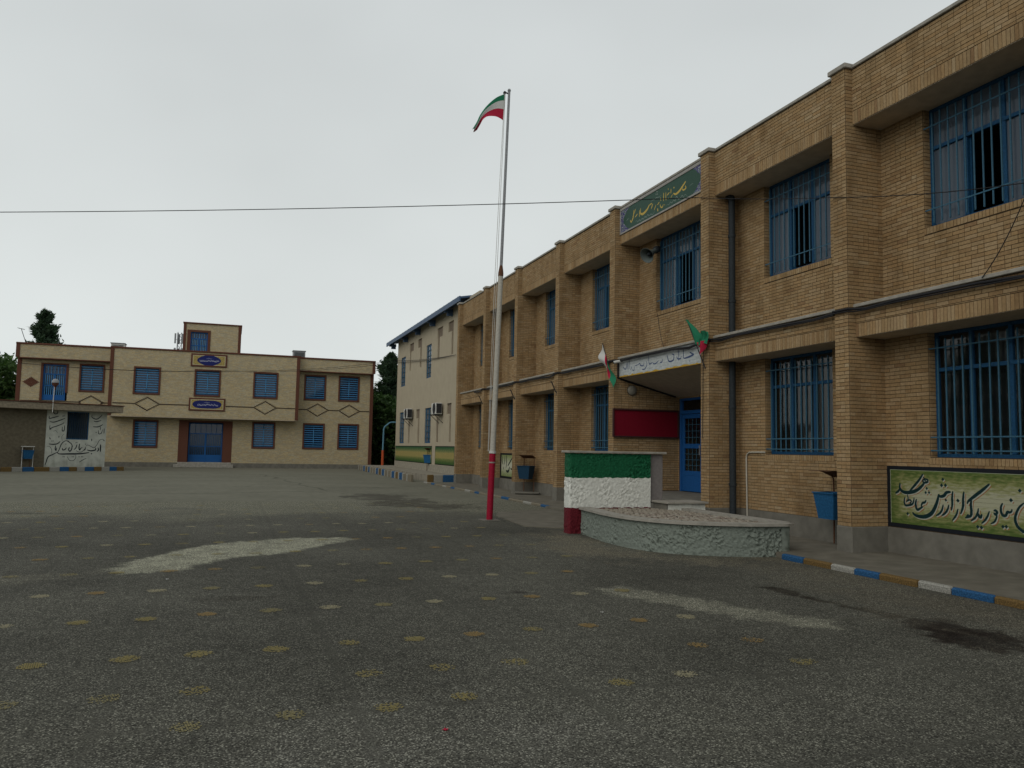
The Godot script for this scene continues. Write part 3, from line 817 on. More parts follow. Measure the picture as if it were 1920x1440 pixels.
	# rainwater pipes in the corners
	for z in [-14.15]:
		for y in [[0.12, 3.5], [4.04, 7.0]]:
			var pm := MB.new()
			var x := 9.77
			pm.tube([Vector3(x, y[0], z), Vector3(x, y[1], z)], 0.068, 14)
			for c in [0.25, 0.72]:
				var yy: float = lerpf(y[0], y[1], c)
				pm.tube([Vector3(x, yy - 0.03, z), Vector3(x, yy + 0.03, z)], 0.08, 14)
			if y[0] > 1.0: pm.tube([Vector3(x, 6.98, z), Vector3(x - 0.04, 7.02, z), Vector3(x - 0.1, 7.04, z)], 0.075, 12)
			wpart(s, "rain_pipe", pm, M.pipe)
	var cp := MB.new()
	cp.tube([Vector3(9.985, 0.12, -13.96), Vector3(9.985, 0.9, -13.975), Vector3(9.985, 1.5, -13.985), Vector3(9.985, 1.59, -13.96), Vector3(9.985, 1.63, -13.88), Vector3(9.985, 1.635, -13.6), Vector3(9.985, 1.635, -13.38)], 0.016, 8)
	wpart(s, "conduit", cp, M.white_pipe)
	lay_out_bricks(s)

func piece(s: Node3D, called: String, lo: Vector3, hi: Vector3, bevel: float, m: Material):
	var b := MB.new(); b.cbox(lo, hi, bevel); wpart(s, called, b, m)

func make_window(parent: Node3D, w: float, h: float, upper: bool) -> Node3D:
	# local axes: x into the building, y up, z along the wall; origin at the lower far corner of the opening
	var o := group_node(parent, "window")
	var fx := 0.125
	var fr := MB.new()
	var ft := 0.055
	fr.cbox(Vector3(fx, 0, 0), Vector3(fx + 0.06, ft, w), 0.006)
	fr.cbox(Vector3(fx, h - ft, 0), Vector3(fx + 0.06, h, w), 0.006)
	fr.cbox(Vector3(fx, ft, 0), Vector3(fx + 0.06, h - ft, ft), 0.006)
	fr.cbox(Vector3(fx, ft, w - ft), Vector3(fx + 0.06, h - ft, w), 0.006)
	part(o, "frame", fr, M.blue_frame)
	var ty := 1.24 if upper else 1.30
	var sec := w / 3.0
	for i in [1, 2]:
		var mu := MB.new()
		mu.cbox(Vector3(fx + 0.003, ft, sec * i - 0.033), Vector3(fx + 0.057, h - ft, sec * i + 0.033), 0.006)
		part(o, "mullion", mu, M.blue_frame)
	var tr := MB.new()
	tr.cbox(Vector3(fx - 0.004, ty, ft), Vector3(fx + 0.05, ty + 0.06, w - ft), 0.006)
	part(o, "transom", tr, M.blue_frame)
	for i in 3:
		for j in 2:
			var lo := Vector3(fx + 0.03, ft if j == 0 else ty + 0.05, sec * i + 0.02)
			var hi := Vector3(fx + 0.03, ty + 0.01 if j == 0 else h - ft, sec * (i + 1) - 0.02)
			if upper and i == 1 and j == 0:           # the middle sash stands open, pushed behind the first
				lo.z -= sec * 0.88; hi.z -= sec * 0.88; lo.x += 0.045; hi.x += 0.045
			var pm := MB.new()
			pm.quad(Vector3(lo.x, lo.y, lo.z), Vector3(lo.x, lo.y, hi.z), Vector3(lo.x, hi.y, hi.z), Vector3(lo.x, hi.y, lo.z))
			part(o, "pane", pm, M.pane_blue if upper else M.pane_dark)
			if upper and i == 1 and j == 0:
				var st := MB.new()
				for zz in [lo.z, hi.z - 0.04]: st.box(Vector3(lo.x - 0.012, lo.y, zz), Vector3(lo.x + 0.012, hi.y, zz + 0.04))
				part(o, "sash_stile", st, M.blue_frame)
	var gx := 0.022
	var bar := MB.new(); bar.cbox(Vector3(-0.011, 0.05, -0.011), Vector3(0.011, h - 0.12, 0.011), 0.004)
	var bm := bar.mesh()
	var count := int(round(w / 0.147)) - 1
	for i in count:
		part(o, "bar", bm, M.bar, Vector3(gx, 0, w * (i + 1.0) / (count + 1) + rng.randf_range(-0.004, 0.004)))
	for y in ([0.27, h - 0.33] if upper else [0.10, 0.30, h - 0.26]):
		var rl := MB.new()
		rl.cbox(Vector3(gx - 0.018, y - 0.011, 0.0), Vector3(gx - 0.011, y + 0.011, w), 0.002)
		part(o, "rail", rl, M.bar)
	return o

func entrance_door(s: Node3D):
	var d := group_node(s, "entrance_door", Vector3(11.23 - PX, 0.59, -18.6 + 18.0))
	var fr := MB.new()
	fr.cbox(Vector3(-0.03, 0, 0.0), Vector3(0.06, 2.44, 0.07), 0.006)
	fr.cbox(Vector3(-0.03, 0, 2.03), Vector3(0.06, 2.44, 2.10), 0.006)
	fr.cbox(Vector3(-0.03, 2.02, 0.07), Vector3(0.06, 2.11, 2.03), 0.006)
	fr.cbox(Vector3(-0.03, 2.37, 0.07), Vector3(0.06, 2.44, 2.03), 0.006)
	part(d, "frame", fr, M.door_blue)
	var fan := MB.new(); fan.quad(Vector3(0.02, 2.11, 0.07), Vector3(0.02, 2.11, 2.03), Vector3(0.02, 2.37, 2.03), Vector3(0.02, 2.37, 0.07))
	part(d, "pane", fan, M.pane_dark)
	for i in 2:
		var z0 := 0.075 + i * 0.98; var z1 := z0 + 0.965
		var lf := MB.new()
		lf.cbox(Vector3(0, 0.01, z0), Vector3(0.045, 0.42, z1), 0.006)
		lf.cbox(Vector3(-0.004, 0.42, z0), Vector3(0.045, 0.54, z1), 0.005)
		lf.cbox(Vector3(0, 1.12, z0 + 0.1), Vector3(0.045, 1.24, z1 - 0.1), 0.005)
		lf.cbox(Vector3(0, 1.9, z0 + 0.1), Vector3(0.045, 2.01, z1 - 0.1), 0.005)
		lf.cbox(Vector3(0, 0.54, z0), Vector3(0.045, 2.01, z0 + 0.1), 0.006)
		lf.cbox(Vector3(0, 0.54, z1 - 0.1), Vector3(0.045, 2.01, z1), 0.006)
		part(d, "leaf", lf, M.door_blue)
		for j in 2:
			var a := 0.54 if j == 0 else 1.24; var b := 1.12 if j == 0 else 1.9
			var p := MB.new(); p.quad(Vector3(0.03, a, z0 + 0.1), Vector3(0.03, a, z1 - 0.1), Vector3(0.03, b, z1 - 0.1), Vector3(0.03, b, z0 + 0.1))
			part(d, "pane", p, M.pane_dark)
			for k in [1, 2, 3]:
				var q := MB.new(); var zz: float = lerpf(z0 + 0.1, z1 - 0.1, k / 4.0)
				q.box(Vector3(0.006, a, zz - 0.006), Vector3(0.018, b, zz + 0.006)); part(d, "bar", q, M.bar)
			for k in range(1, 4):
				var q := MB.new(); var yy: float = lerpf(a, b, k / 4.0)
				q.box(Vector3(0.0, yy - 0.006, z0 + 0.1), Vector3(0.0055, yy + 0.006, z1 - 0.1)); part(d, "bar", q, M.bar)
	var hd := MB.new(); hd.tube([Vector3(-0.05, 0.95, 0.98), Vector3(-0.05, 1.2, 0.98)], 0.012)
	part(d, "handle", hd, M.grey_metal)

func lay_out_bricks(s: Node3D):
	var unit := MB.new(); unit.box(Vector3(-0.5, -0.5, -0.5), Vector3(0.5, 0.5, 0.5)); var um := unit.mesh()
	var inv := cam.global_transform.affine_inverse()
	var ty := tan(deg_to_rad(cam.fov) / 2.0); var tx := ty * 4.0 / 3.0
	var order := []
	for i in bricks.size():
		var b: Array = bricks[i]
		var p: Vector3 = inv * b[0].origin
		var size := 0.0
		if p.z < -0.1 and absf(p.x / p.z) < tx * 0.99 and absf(p.y / p.z) < ty * 0.99:
			var to: Vector3 = (cam.position - b[0].origin)
			if to.dot(b[2]) > 0: size = b[0].basis.x.length() * b[0].basis.y.length() * (to.normalized().dot(b[2])) / to.length_squared()
		order.append([size, i])
	order.sort_custom(func(a, b): return a[0] > b[0] or (a[0] == b[0] and a[1] < b[1]))
	var mm := MultiMesh.new(); mm.transform_format = MultiMesh.TRANSFORM_3D; mm.use_colors = true
	mm.mesh = um; mm.instance_count = bricks.size() - 300
	var back := s.global_transform.affine_inverse()
	for k in order.size():
		var b: Array = bricks[order[k][1]]
		if k < 300:
			var o := part(s, "brick", um, brick_mats[b[1]]); o.transform = back * b[0]
		else:
			var t: Array = TONES[b[1]]
			mm.set_instance_transform(k - 300, back * b[0])
			mm.set_instance_color(k - 300, Color(t[0], t[1], t[2]))
	var mi := MultiMeshInstance3D.new(); mi.name = "brickwork"; mi.multimesh = mm; mi.material_override = brick_copy_mat
	mi.set_meta("kind", "stuff"); s.add_child(mi)
	print("bricks ", bricks.size())

func murals(s: Node3D):
	var nz := FastNoiseLite.new(); nz.seed = 31; nz.frequency = 0.012; nz.fractal_octaves = 3
	# slogan mural under the nearest window: black band, sprayed greens, dark lettering edged in white and orange
	var z0: float = PZ[2]; var z1: float = PZ[1] - PW
	var W := (z1 - z0) * 1000.0
	var c := Canvas.new(z1 - z0, 0.97, 3.6)
	for y in c.h:
		for x in c.w:
			var p := Vector2(x, y) * c.mm
			if p.x < 75 or p.y < 66 or p.y > 970 - 66 or p.x > W - 75: c.put(x, y, srgb(0.012, 0.014, 0.018)); continue
			if p.x < 84 or p.y < 74: c.put(x, y, srgb(0.30, 0.33, 0.24)); continue
			var e := minf(minf(p.y - 66, 904 - p.y) / 270.0, (p.x - 60) / 380.0) + nz.get_noise_2d(p.x * 0.5, p.y * 1.6) * 0.5
			var a := srgb(0.075, 0.115, 0.028); var b := srgb(0.34, 0.34, 0.235); var m := srgb(0.20, 0.21, 0.08)
			var col := a.lerp(m, clampf(e * 1.6, 0, 1)) if e < 0.6 else m.lerp(b, clampf((e - 0.6) * 1.7, 0, 1))
			c.put(x, y, col)
	c.strokes(STROKES_MURAL, srgb(0.26, 0.11, 0.045), Vector2(30, 28), 1.15)
	c.strokes(STROKES_MURAL, srgb(0.34, 0.36, 0.30), Vector2(13, 14), 1.75)
	c.strokes(STROKES_MURAL, srgb(0.006, 0.024, 0.026), Vector2.ZERO, 1.65)
	wpart(s, "mural", course_panel(WX - 0.009, z0, z1, 0.492, 1.462), c.material(0.75)).set_meta("label", "green slogan mural with dark Persian lettering and black border")
	# smaller mural in a far bay
	z0 = PZ[7]; z1 = PZ[6] - PW
	c = Canvas.new(z1 - z0, 0.97, 8.0)
	for y in c.h:
		for x in c.w:
			var p := Vector2(x, y) * c.mm
			if p.x < 170 or p.y < 75 or p.y > 895: c.put(x, y, srgb(0.012, 0.014, 0.016)); continue
			var e := minf(p.y - 60, 910 - p.y) / 330.0 + nz.get_noise_2d(p.x * 0.7 + 900, p.y * 2.0) * 0.5
			c.put(x, y, srgb(0.16, 0.20, 0.07).lerp(srgb(0.42, 0.43, 0.33), clampf(e, 0, 1)))
	c.strokes(STROKES_SMALL_MURAL, srgb(0.012, 0.018, 0.02), Vector2(90, 0), 2.6)
	wpart(s, "mural", course_panel(WX - 0.009, z0, z1, 0.492, 1.462), c.material(0.75)).set_meta("label", "pale green mural with dark lettering in the far bay")
	# painted beam over the entrance
	z0 = PZ[4] + 0.005; z1 = PZ[3] - PW - 0.005
	c = Canvas.new(z1 - z0, 0.478, 5.0)
	W = (z1 - z0) * 1000.0
	for y in c.h:
		for x in c.w:
			var p := Vector2(x, y) * c.mm
			var k := nz.get_noise_2d(p.x * 0.5, p.y) * 0.10
			var col := srgb(0.43 + k, 0.46 + k, 0.46 + k)
			var band := 478 - 26 - 34.0 * clampf(nz.get_noise_2d(p.x * 0.25, 70) + 0.35, 0, 1)
			if p.y > band: col = srgb(0.42, 0.26, 0.03)
			if p.y > 466: col = srgb(0.16, 0.07, 0.03)
			c.put(x, y, col)
	c.strokes(STROKES_BANNER, srgb(0.05, 0.075, 0.16), Vector2.ZERO, 1.7)
	wpart(s, "painted_beam", course_panel(BX - 0.008, z0, z1, 3.508, 3.984), c.material(0.8)).set_meta("label", "white painted beam with blue Persian lettering and a yellow lower edge")

# ---------------------------------------------------------------- plastered block with the blue roof
func plaster_block():
	var s := thing("plastered_building", "beige plastered building with narrow slots, blue windows and blue metal roof", "building", Vector3(10.3, 0.33, -44.0))
	var X0 := 10.3
	var wins := [[-51.9, -50.45, 5.53, 7.43], [-44.65, -43.4, 5.53, 7.42], [-51.9, -50.4, 1.86, 3.85], [-44.65, -43.15, 1.86, 3.83]]
	var slots := [[-49.25, -48.12, 7.54, 8.05], [-49.2, -48.82, 6.34, 7.54], [-46.9, -45.9, 7.54, 8.05], [-46.3, -45.9, 6.34, 7.54],
		[-42.1, -40.96, 7.54, 8.06], [-42.0, -41.58, 6.37, 7.54], [-39.75, -38.75, 7.54, 8.06], [-39.1, -38.75, 6.32, 7.54],
		[-49.1, -48.68, 1.87, 3.34], [-46.95, -46.0, 3.34, 3.86], [-46.45, -46.0, 1.87, 3.34], [-41.85, -41.42, 1.9, 3.85], [-39.7, -38.82, 3.34, 3.87], [-39.15, -38.82, 1.9, 3.34]]
	var m := MB.new()
	wall_cells(m, true, X0, X0 + 0.28, -53.1, -34.28, 0.3, 8.75, wins + slots)
	m.box(Vector3(X0 + 0.28, 0.3, -53.1), Vector3(20.0, 8.75, -52.85))
	m.box(Vector3(19.7, 0.3, -52.85), Vector3(20.0, 8.75, -34.3))
	wpart(s, "wall", m, M.plaster)
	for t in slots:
		var sp := MB.new(); sp.box(Vector3(X0 + 0.07, t[2], t[0]), Vector3(X0 + 0.12, t[3], t[1])); wpart(s, "slot_shade", sp, M.slot_shade)  # brown panels near the face stand in for the shade inside the slots
	var room := MB.new()
	room.box(Vector3(X0 + 1.5, 0.35, -52.8), Vector3(X0 + 1.6, 8.6, -34.35)); room.box(Vector3(X0 + 0.28, 4.2, -52.8), Vector3(X0 + 1.5, 4.4, -34.35))
	wpart(s, "interior", room, M.interior)
	for w in wins:
		var g := group_node(s, "window", Vector3(0.055, w[2] - 0.33, w[0] + 44.0))
		var ww: float = w[1] - w[0]; var hh: float = w[3] - w[2]
		var fr := MB.new()
		fr.box(Vector3(0, 0, 0), Vector3(0.05, hh, 0.09)); fr.box(Vector3(0, 0, ww - 0.09), Vector3(0.05, hh, ww))
		fr.box(Vector3(0, 0, 0.09), Vector3(0.05, 0.08, ww - 0.09)); fr.box(Vector3(0, hh - 0.08, 0.09), Vector3(0.05, hh, ww - 0.09))
		fr.box(Vector3(0.004, 0.08, ww * 0.5 - 0.04), Vector3(0.046, hh - 0.08, ww * 0.5 + 0.04))
		part(g, "frame", fr, M.blue_frame)
		var p := MB.new(); p.quad(Vector3(0.025, 0.08, 0.09), Vector3(0.025, 0.08, ww - 0.09), Vector3(0.025, hh - 0.08, ww - 0.09), Vector3(0.025, hh - 0.08, 0.09))
		part(g, "pane", p, M.pane_blue)
		for k in range(1, 6):
			var q := MB.new(); q.box(Vector3(-0.025, hh * k / 6.0 - 0.018, 0.05), Vector3(-0.005, hh * k / 6.0 + 0.018, ww - 0.05)); part(g, "bar", q, M.bar)
		for k in [1, 3]:
			var q := MB.new(); q.box(Vector3(-0.045, 0.05, ww * k / 4.0 - 0.018), Vector3(-0.026, hh - 0.05, ww * k / 4.0 + 0.018)); part(g, "bar", q, M.bar)
	# murals of a wheat field in black bands, painted on boards along the foot of the wall
	var nz := FastNoiseLite.new(); nz.seed = 91; nz.frequency = 0.02; nz.fractal_octaves = 4
	for span in [[-53.0, -42.7], [-41.95, -38.0]]:
		var L: float = span[1] - span[0]
		var c := Canvas.new(L, 0.98, 12.0)
		for y in c.h:
			for x in c.w:
				var v := float(y) / c.h
				var k := nz.get_noise_2d(x * 2.2, y * 4.0) * 0.22
				var st := nz.get_noise_2d(x * 9.0, y * 1.5) * 0.5
				var col: Color
				if v < 0.34 + st * 0.1: col = srgb(0.03, 0.085, 0.035).lerp(srgb(0.22, 0.21, 0.08), clampf((v - 0.08) / 0.26 + k, 0, 1))
				elif v < 0.64 + st * 0.16: col = srgb(0.33, 0.25, 0.09).lerp(srgb(0.20, 0.20, 0.07), clampf(0.4 + st + k, 0, 1))
				else: col = srgb(0.20, 0.20, 0.065).lerp(srgb(0.04, 0.085, 0.022), clampf((v - 0.62) / 0.26 + st * 0.5 + k, 0, 1))
				if v < 0.045 or v > 0.945 or x < 4 or x > c.w - 5: col = srgb(0.012, 0.02, 0.014)
				c.put(x, y, col)
		var mm := MB.new()
		var a: float = span[0]; var b: float = span[1]
		mm.quad(Vector3(X0 - 0.006, 0.72, a), Vector3(X0 - 0.006, 0.72, b), Vector3(X0 - 0.006, 1.70, b), Vector3(X0 - 0.006, 1.70, a))
		wpart(s, "mural", mm, c.material()).set_meta("label", "painted wheat field in a black band along the wall foot")
	var pl := MB.new(); pl.box(Vector3(X0 - 0.02, 0.3, -53.12), Vector3(X0 + 0.1, 0.70, -34.3))
	wpart(s, "plinth", pl, M.plinth_pale)
	# low metal roof with a deep eave and bracket ends
	var r := MB.new()
	var ea := Vector3(9.80, 8.72, 0); var rd := Vector3(15.2, 9.7, 0); var rb := Vector3(20.6, 8.72, 0)
	for q in [[ea, rd], [rd, rb]]:
		var a: Vector3 = q[0]; var b: Vector3 = q[1]
		r.quad(Vector3(a.x, a.y, -35.9), Vector3(b.x, b.y, -35.9), Vector3(b.x, b.y, -54.7), Vector3(a.x, a.y, -54.7))
		r.quad(Vector3(a.x, a.y - 0.09, -54.7), Vector3(b.x, b.y - 0.09, -54.7), Vector3(b.x, b.y - 0.09, -35.9), Vector3(a.x, a.y - 0.09, -35.9))
		r.quad(Vector3(a.x, a.y - 0.09, -35.9), Vector3(b.x, b.y - 0.09, -35.9), Vector3(b.x, b.y, -35.9), Vector3(a.x, a.y, -35.9))
		r.quad(Vector3(b.x, b.y - 0.09, -54.7), Vector3(a.x, a.y - 0.09, -54.7), Vector3(a.x, a.y, -54.7), Vector3(b.x, b.y, -54.7))
	r.box(Vector3(9.78, 8.50, -54.72), Vector3(9.84, 8.74, -35.88))
	for k in 22:
		r.box(Vector3(9.80, 8.735, -54.6 + k * 0.87), Vector3(9.86, 8.775, -54.56 + k * 0.87))
	wpart(s, "roof", r, M.roof_blue)
	for z in [-54.0, -50.0, -46.4, -42.7, -39.0, -36.5]:
		var q := MB.new()
		q.box(Vector3(9.86, 8.44, z - 0.08), Vector3(X0 + 0.02, 8.62, z + 0.08))
		q.box(Vector3(10.0, 8.28, z - 0.06), Vector3(X0 - 0.002, 8.44, z + 0.06))
		wpart(s, "bracket", q, M.roof_blue)
	# outdoor units on wall brackets
	for k in 2:
		var z: float = [-48.1, -40.85][k]
		var t := thing("air_conditioner", ["white air conditioner on the plastered wall between the two lower blue windows", "white air conditioner on the plastered wall right beside the brick school"][k], "air conditioner", Vector3(X0 - 0.5, 3.3, z), 0.0, "air conditioners on the plastered wall")
		var b := MB.new(); b.cbox(Vector3(0.08, 0.05, -0.50), Vector3(0.42, 0.64, 0.50), 0.02); part(t, "casing", b, M.white_metal)
		var f := MB.new()
		f.xf = Transform3D(Basis(Vector3(0, 0, 1), PI / 2), Vector3(0.08, 0.35, 0.12))
		f.lathe([Vector2(0.0, 0.012), Vector2(0.06, 0.015), Vector2(0.08, 0.004), Vector2(0.25, 0.004), Vector2(0.27, 0.02), Vector2(0.29, 0.0)], 20)
		part(t, "fan_grille", f, M.black_metal)
		var e := MB.new(); e.box(Vector3(0.11, 0.1, 0.50), Vector3(0.39, 0.60, 0.512)); part(t, "coil_grille", e, M.black_metal)
		for zz in [-0.4, 0.4]:
			var g := MB.new()
			g.box(Vector3(0, 0.0, zz - 0.02), Vector3(0.5, 0.045, zz + 0.02)); g.tube([Vector3(0.05, 0.0, zz), Vector3(0.49, -0.4, zz)], 0.016, 6)
			part(t, "bracket", g, M.black_metal)

# ---------------------------------------------------------------- two-storey brick block across the yard
func pale_brick() -> StandardMaterial3D:
	# rough split courses too far off to tell apart: colour streaks and relief that run along the courses
	var w := 512; var rows := 73
	var im := Image.create(w, rows * 7, false, Image.FORMAT_RGB8)
	for r in rows:
		var x := -int(rng.randf() * 20)
		while x < w:
			var l := 22 if rng.randf() < 0.75 else 11
			var e := rng.randf_range(0.86, 1.10)
			var warm := rng.randf_range(-0.03, 0.03)
			im.fill_rect(Rect2i(x, r * 7, l, 7), srgb(0.23 * e, 0.195 * e, 0.12 * e))
			im.fill_rect(Rect2i(x, r * 7, l - 1, 5), srgb((0.425 + warm) * e, 0.355 * e, (0.225 - warm) * e))
			x += l
	var m := StandardMaterial3D.new()
	m.albedo_texture = ImageTexture.create_from_image(im); m.roughness = 0.95
	m.uv1_triplanar = true; m.uv1_world_triplanar = true; m.uv1_scale = Vector3(1.0 / 4.8, 1.0 / 4.75, 1.0 / 4.8)
	return m

func framed_window(s: Node3D, x0: float, x1: float, y0: float, y1: float, z: float, slats: int):
	# wall opening seen from +z: brown brick surround, blue frame, level bars, panes
	var o := group_node(s, "window", Vector3(x0, y0, z) - s.position)
	var w := x1 - x0; var h := y1 - y0
	var t := MB.new(); var b := 0.11
	t.cbox(Vector3(0, 0, -0.02), Vector3(b, h, 0.045), 0.01); t.cbox(Vector3(w - b, 0, -0.02), Vector3(w, h, 0.045), 0.01)
	t.cbox(Vector3(b, 0, -0.02), Vector3(w - b, b, 0.045), 0.01); t.cbox(Vector3(b, h - b, -0.02), Vector3(w - b, h, 0.045), 0.01)
	part(o, "surround", t, M.brown_brick)
	var f := MB.new()
	f.box(Vector3(b, b, -0.14), Vector3(b + 0.06, h - b, -0.08)); f.box(Vector3(w - b - 0.06, b, -0.14), Vector3(w - b, h - b, -0.08))
	f.box(Vector3(b + 0.06, b, -0.14), Vector3(w - b - 0.06, b + 0.06, -0.08)); f.box(Vector3(b + 0.06, h - b - 0.06, -0.14), Vector3(w - b - 0.06, h - b, -0.08))
	f.box(Vector3(w / 2 - 0.03, b + 0.06, -0.138), Vector3(w / 2 + 0.03, h - b - 0.06, -0.082))
	part(o, "frame", f, M.blue_frame)
	for k in 2:
		var p := MB.new(); var a := b + 0.06 if k == 0 else w / 2 + 0.03; var e := w / 2 - 0.03 if k == 0 else w - b - 0.06
		p.quad(Vector3(a, b + 0.06, -0.11), Vector3(e, b + 0.06, -0.11), Vector3(e, h - b - 0.06, -0.11), Vector3(a, h - b - 0.06, -0.11))
		part(o, "pane", p, M.pane_shade)
	var q := MB.new(); q.cbox(Vector3(b, -0.022, -0.06), Vector3(w - b, 0.022, -0.035), 0.006); var qm := q.mesh()
	for k in slats: part(o, "bar", qm, M.slat_blue, Vector3(0, lerpf(b + 0.12, h - b - 0.1, float(k) / (slats - 1)), 0))
	var st := MB.new(); st.box(Vector3(w / 2 - 0.02, h * 0.25, -0.034), Vector3(w / 2 + 0.02, h * 0.75, -0.02)); part(o, "bar", st, M.slat_blue)

func barred_gate(s: Node3D, called: String, x0: float, x1: float, y0: float, y1: float, z: float, kick: float, bars: int, transom: float, bar_tone: Material):
	var o := group_node(s, called, Vector3(x0, y0, z) - s.position)
	var w := x1 - x0; var h := y1 - y0
	var f := MB.new()
	f.box(Vector3(0, 0, -0.08), Vector3(0.07, h, 0)); f.box(Vector3(w - 0.07, 0, -0.08), Vector3(w, h, 0))
	f.box(Vector3(0.07, h - 0.07, -0.08), Vector3(w - 0.07, h, 0)); f.box(Vector3(0.07, transom, -0.075), Vector3(w - 0.07, transom + 0.06, -0.004))
	f.box(Vector3(w / 2 - 0.045, 0.0, -0.07), Vector3(w / 2 + 0.045, transom, 0.01)); f.box(Vector3(0.07, transom * 0.55, -0.07), Vector3(w - 0.07, transom * 0.55 + 0.05, -0.008))
	part(o, "frame", f, M.door_blue)
	var k := MB.new(); k.box(Vector3(0.07, 0.01, -0.06), Vector3(w - 0.07, kick, -0.01)); part(o, "kick_panel", k, M.door_blue)
	var b := MB.new(); b.box(Vector3(-0.016, kick, -0.045), Vector3(0.016, transom, -0.015)); var bm := b.mesh()
	for i in bars: part(o, "bar", bm, bar_tone, Vector3(lerpf(0.07, w - 0.07, (i + 0.5) / bars), 0, 0))
	var up := MB.new(); up.box(Vector3(-0.014, transom + 0.06, -0.045), Vector3(0.014, h - 0.07, -0.02)); var upm := up.mesh()
	for i in 5: part(o, "bar", upm, bar_tone, Vector3(lerpf(0.07, w - 0.07, (i + 1.0) / 6.0), 0, 0))
	var p := MB.new(); p.quad(Vector3(0.07, kick, -0.09), Vector3(w - 0.07, kick, -0.09), Vector3(w - 0.07, h - 0.07, -0.09), Vector3(0.07, h - 0.07, -0.09)); part(o, "pane", p, M.pane_shade)

func diamond_line(s: Node3D, cx: float, cy: float, z: float, rx: float, ry: float):
	# a lozenge of stepped dark headers set into the courses
	var m := MB.new()
	for k in 28:
		var a := k / 28.0 * 4.0; var q := int(a); var f := a - q
		var p0: Vector2 = [Vector2(rx, 0), Vector2(0, ry), Vector2(-rx, 0), Vector2(0, -ry)][q]; var p1: Vector2 = [Vector2(0, ry), Vector2(-rx, 0), Vector2(0, -ry), Vector2(rx, 0)][q]
		var p := p0.lerp(p1, f) + Vector2(cx, cy)
		m.box(Vector3(p.x - 0.06, p.y - 0.03, z), Vector3(p.x + 0.06, p.y + 0.03, z + 0.02 + 0.001 * (k % 3)))
	wpart(s, "lozenge", m, M.dark_brick)

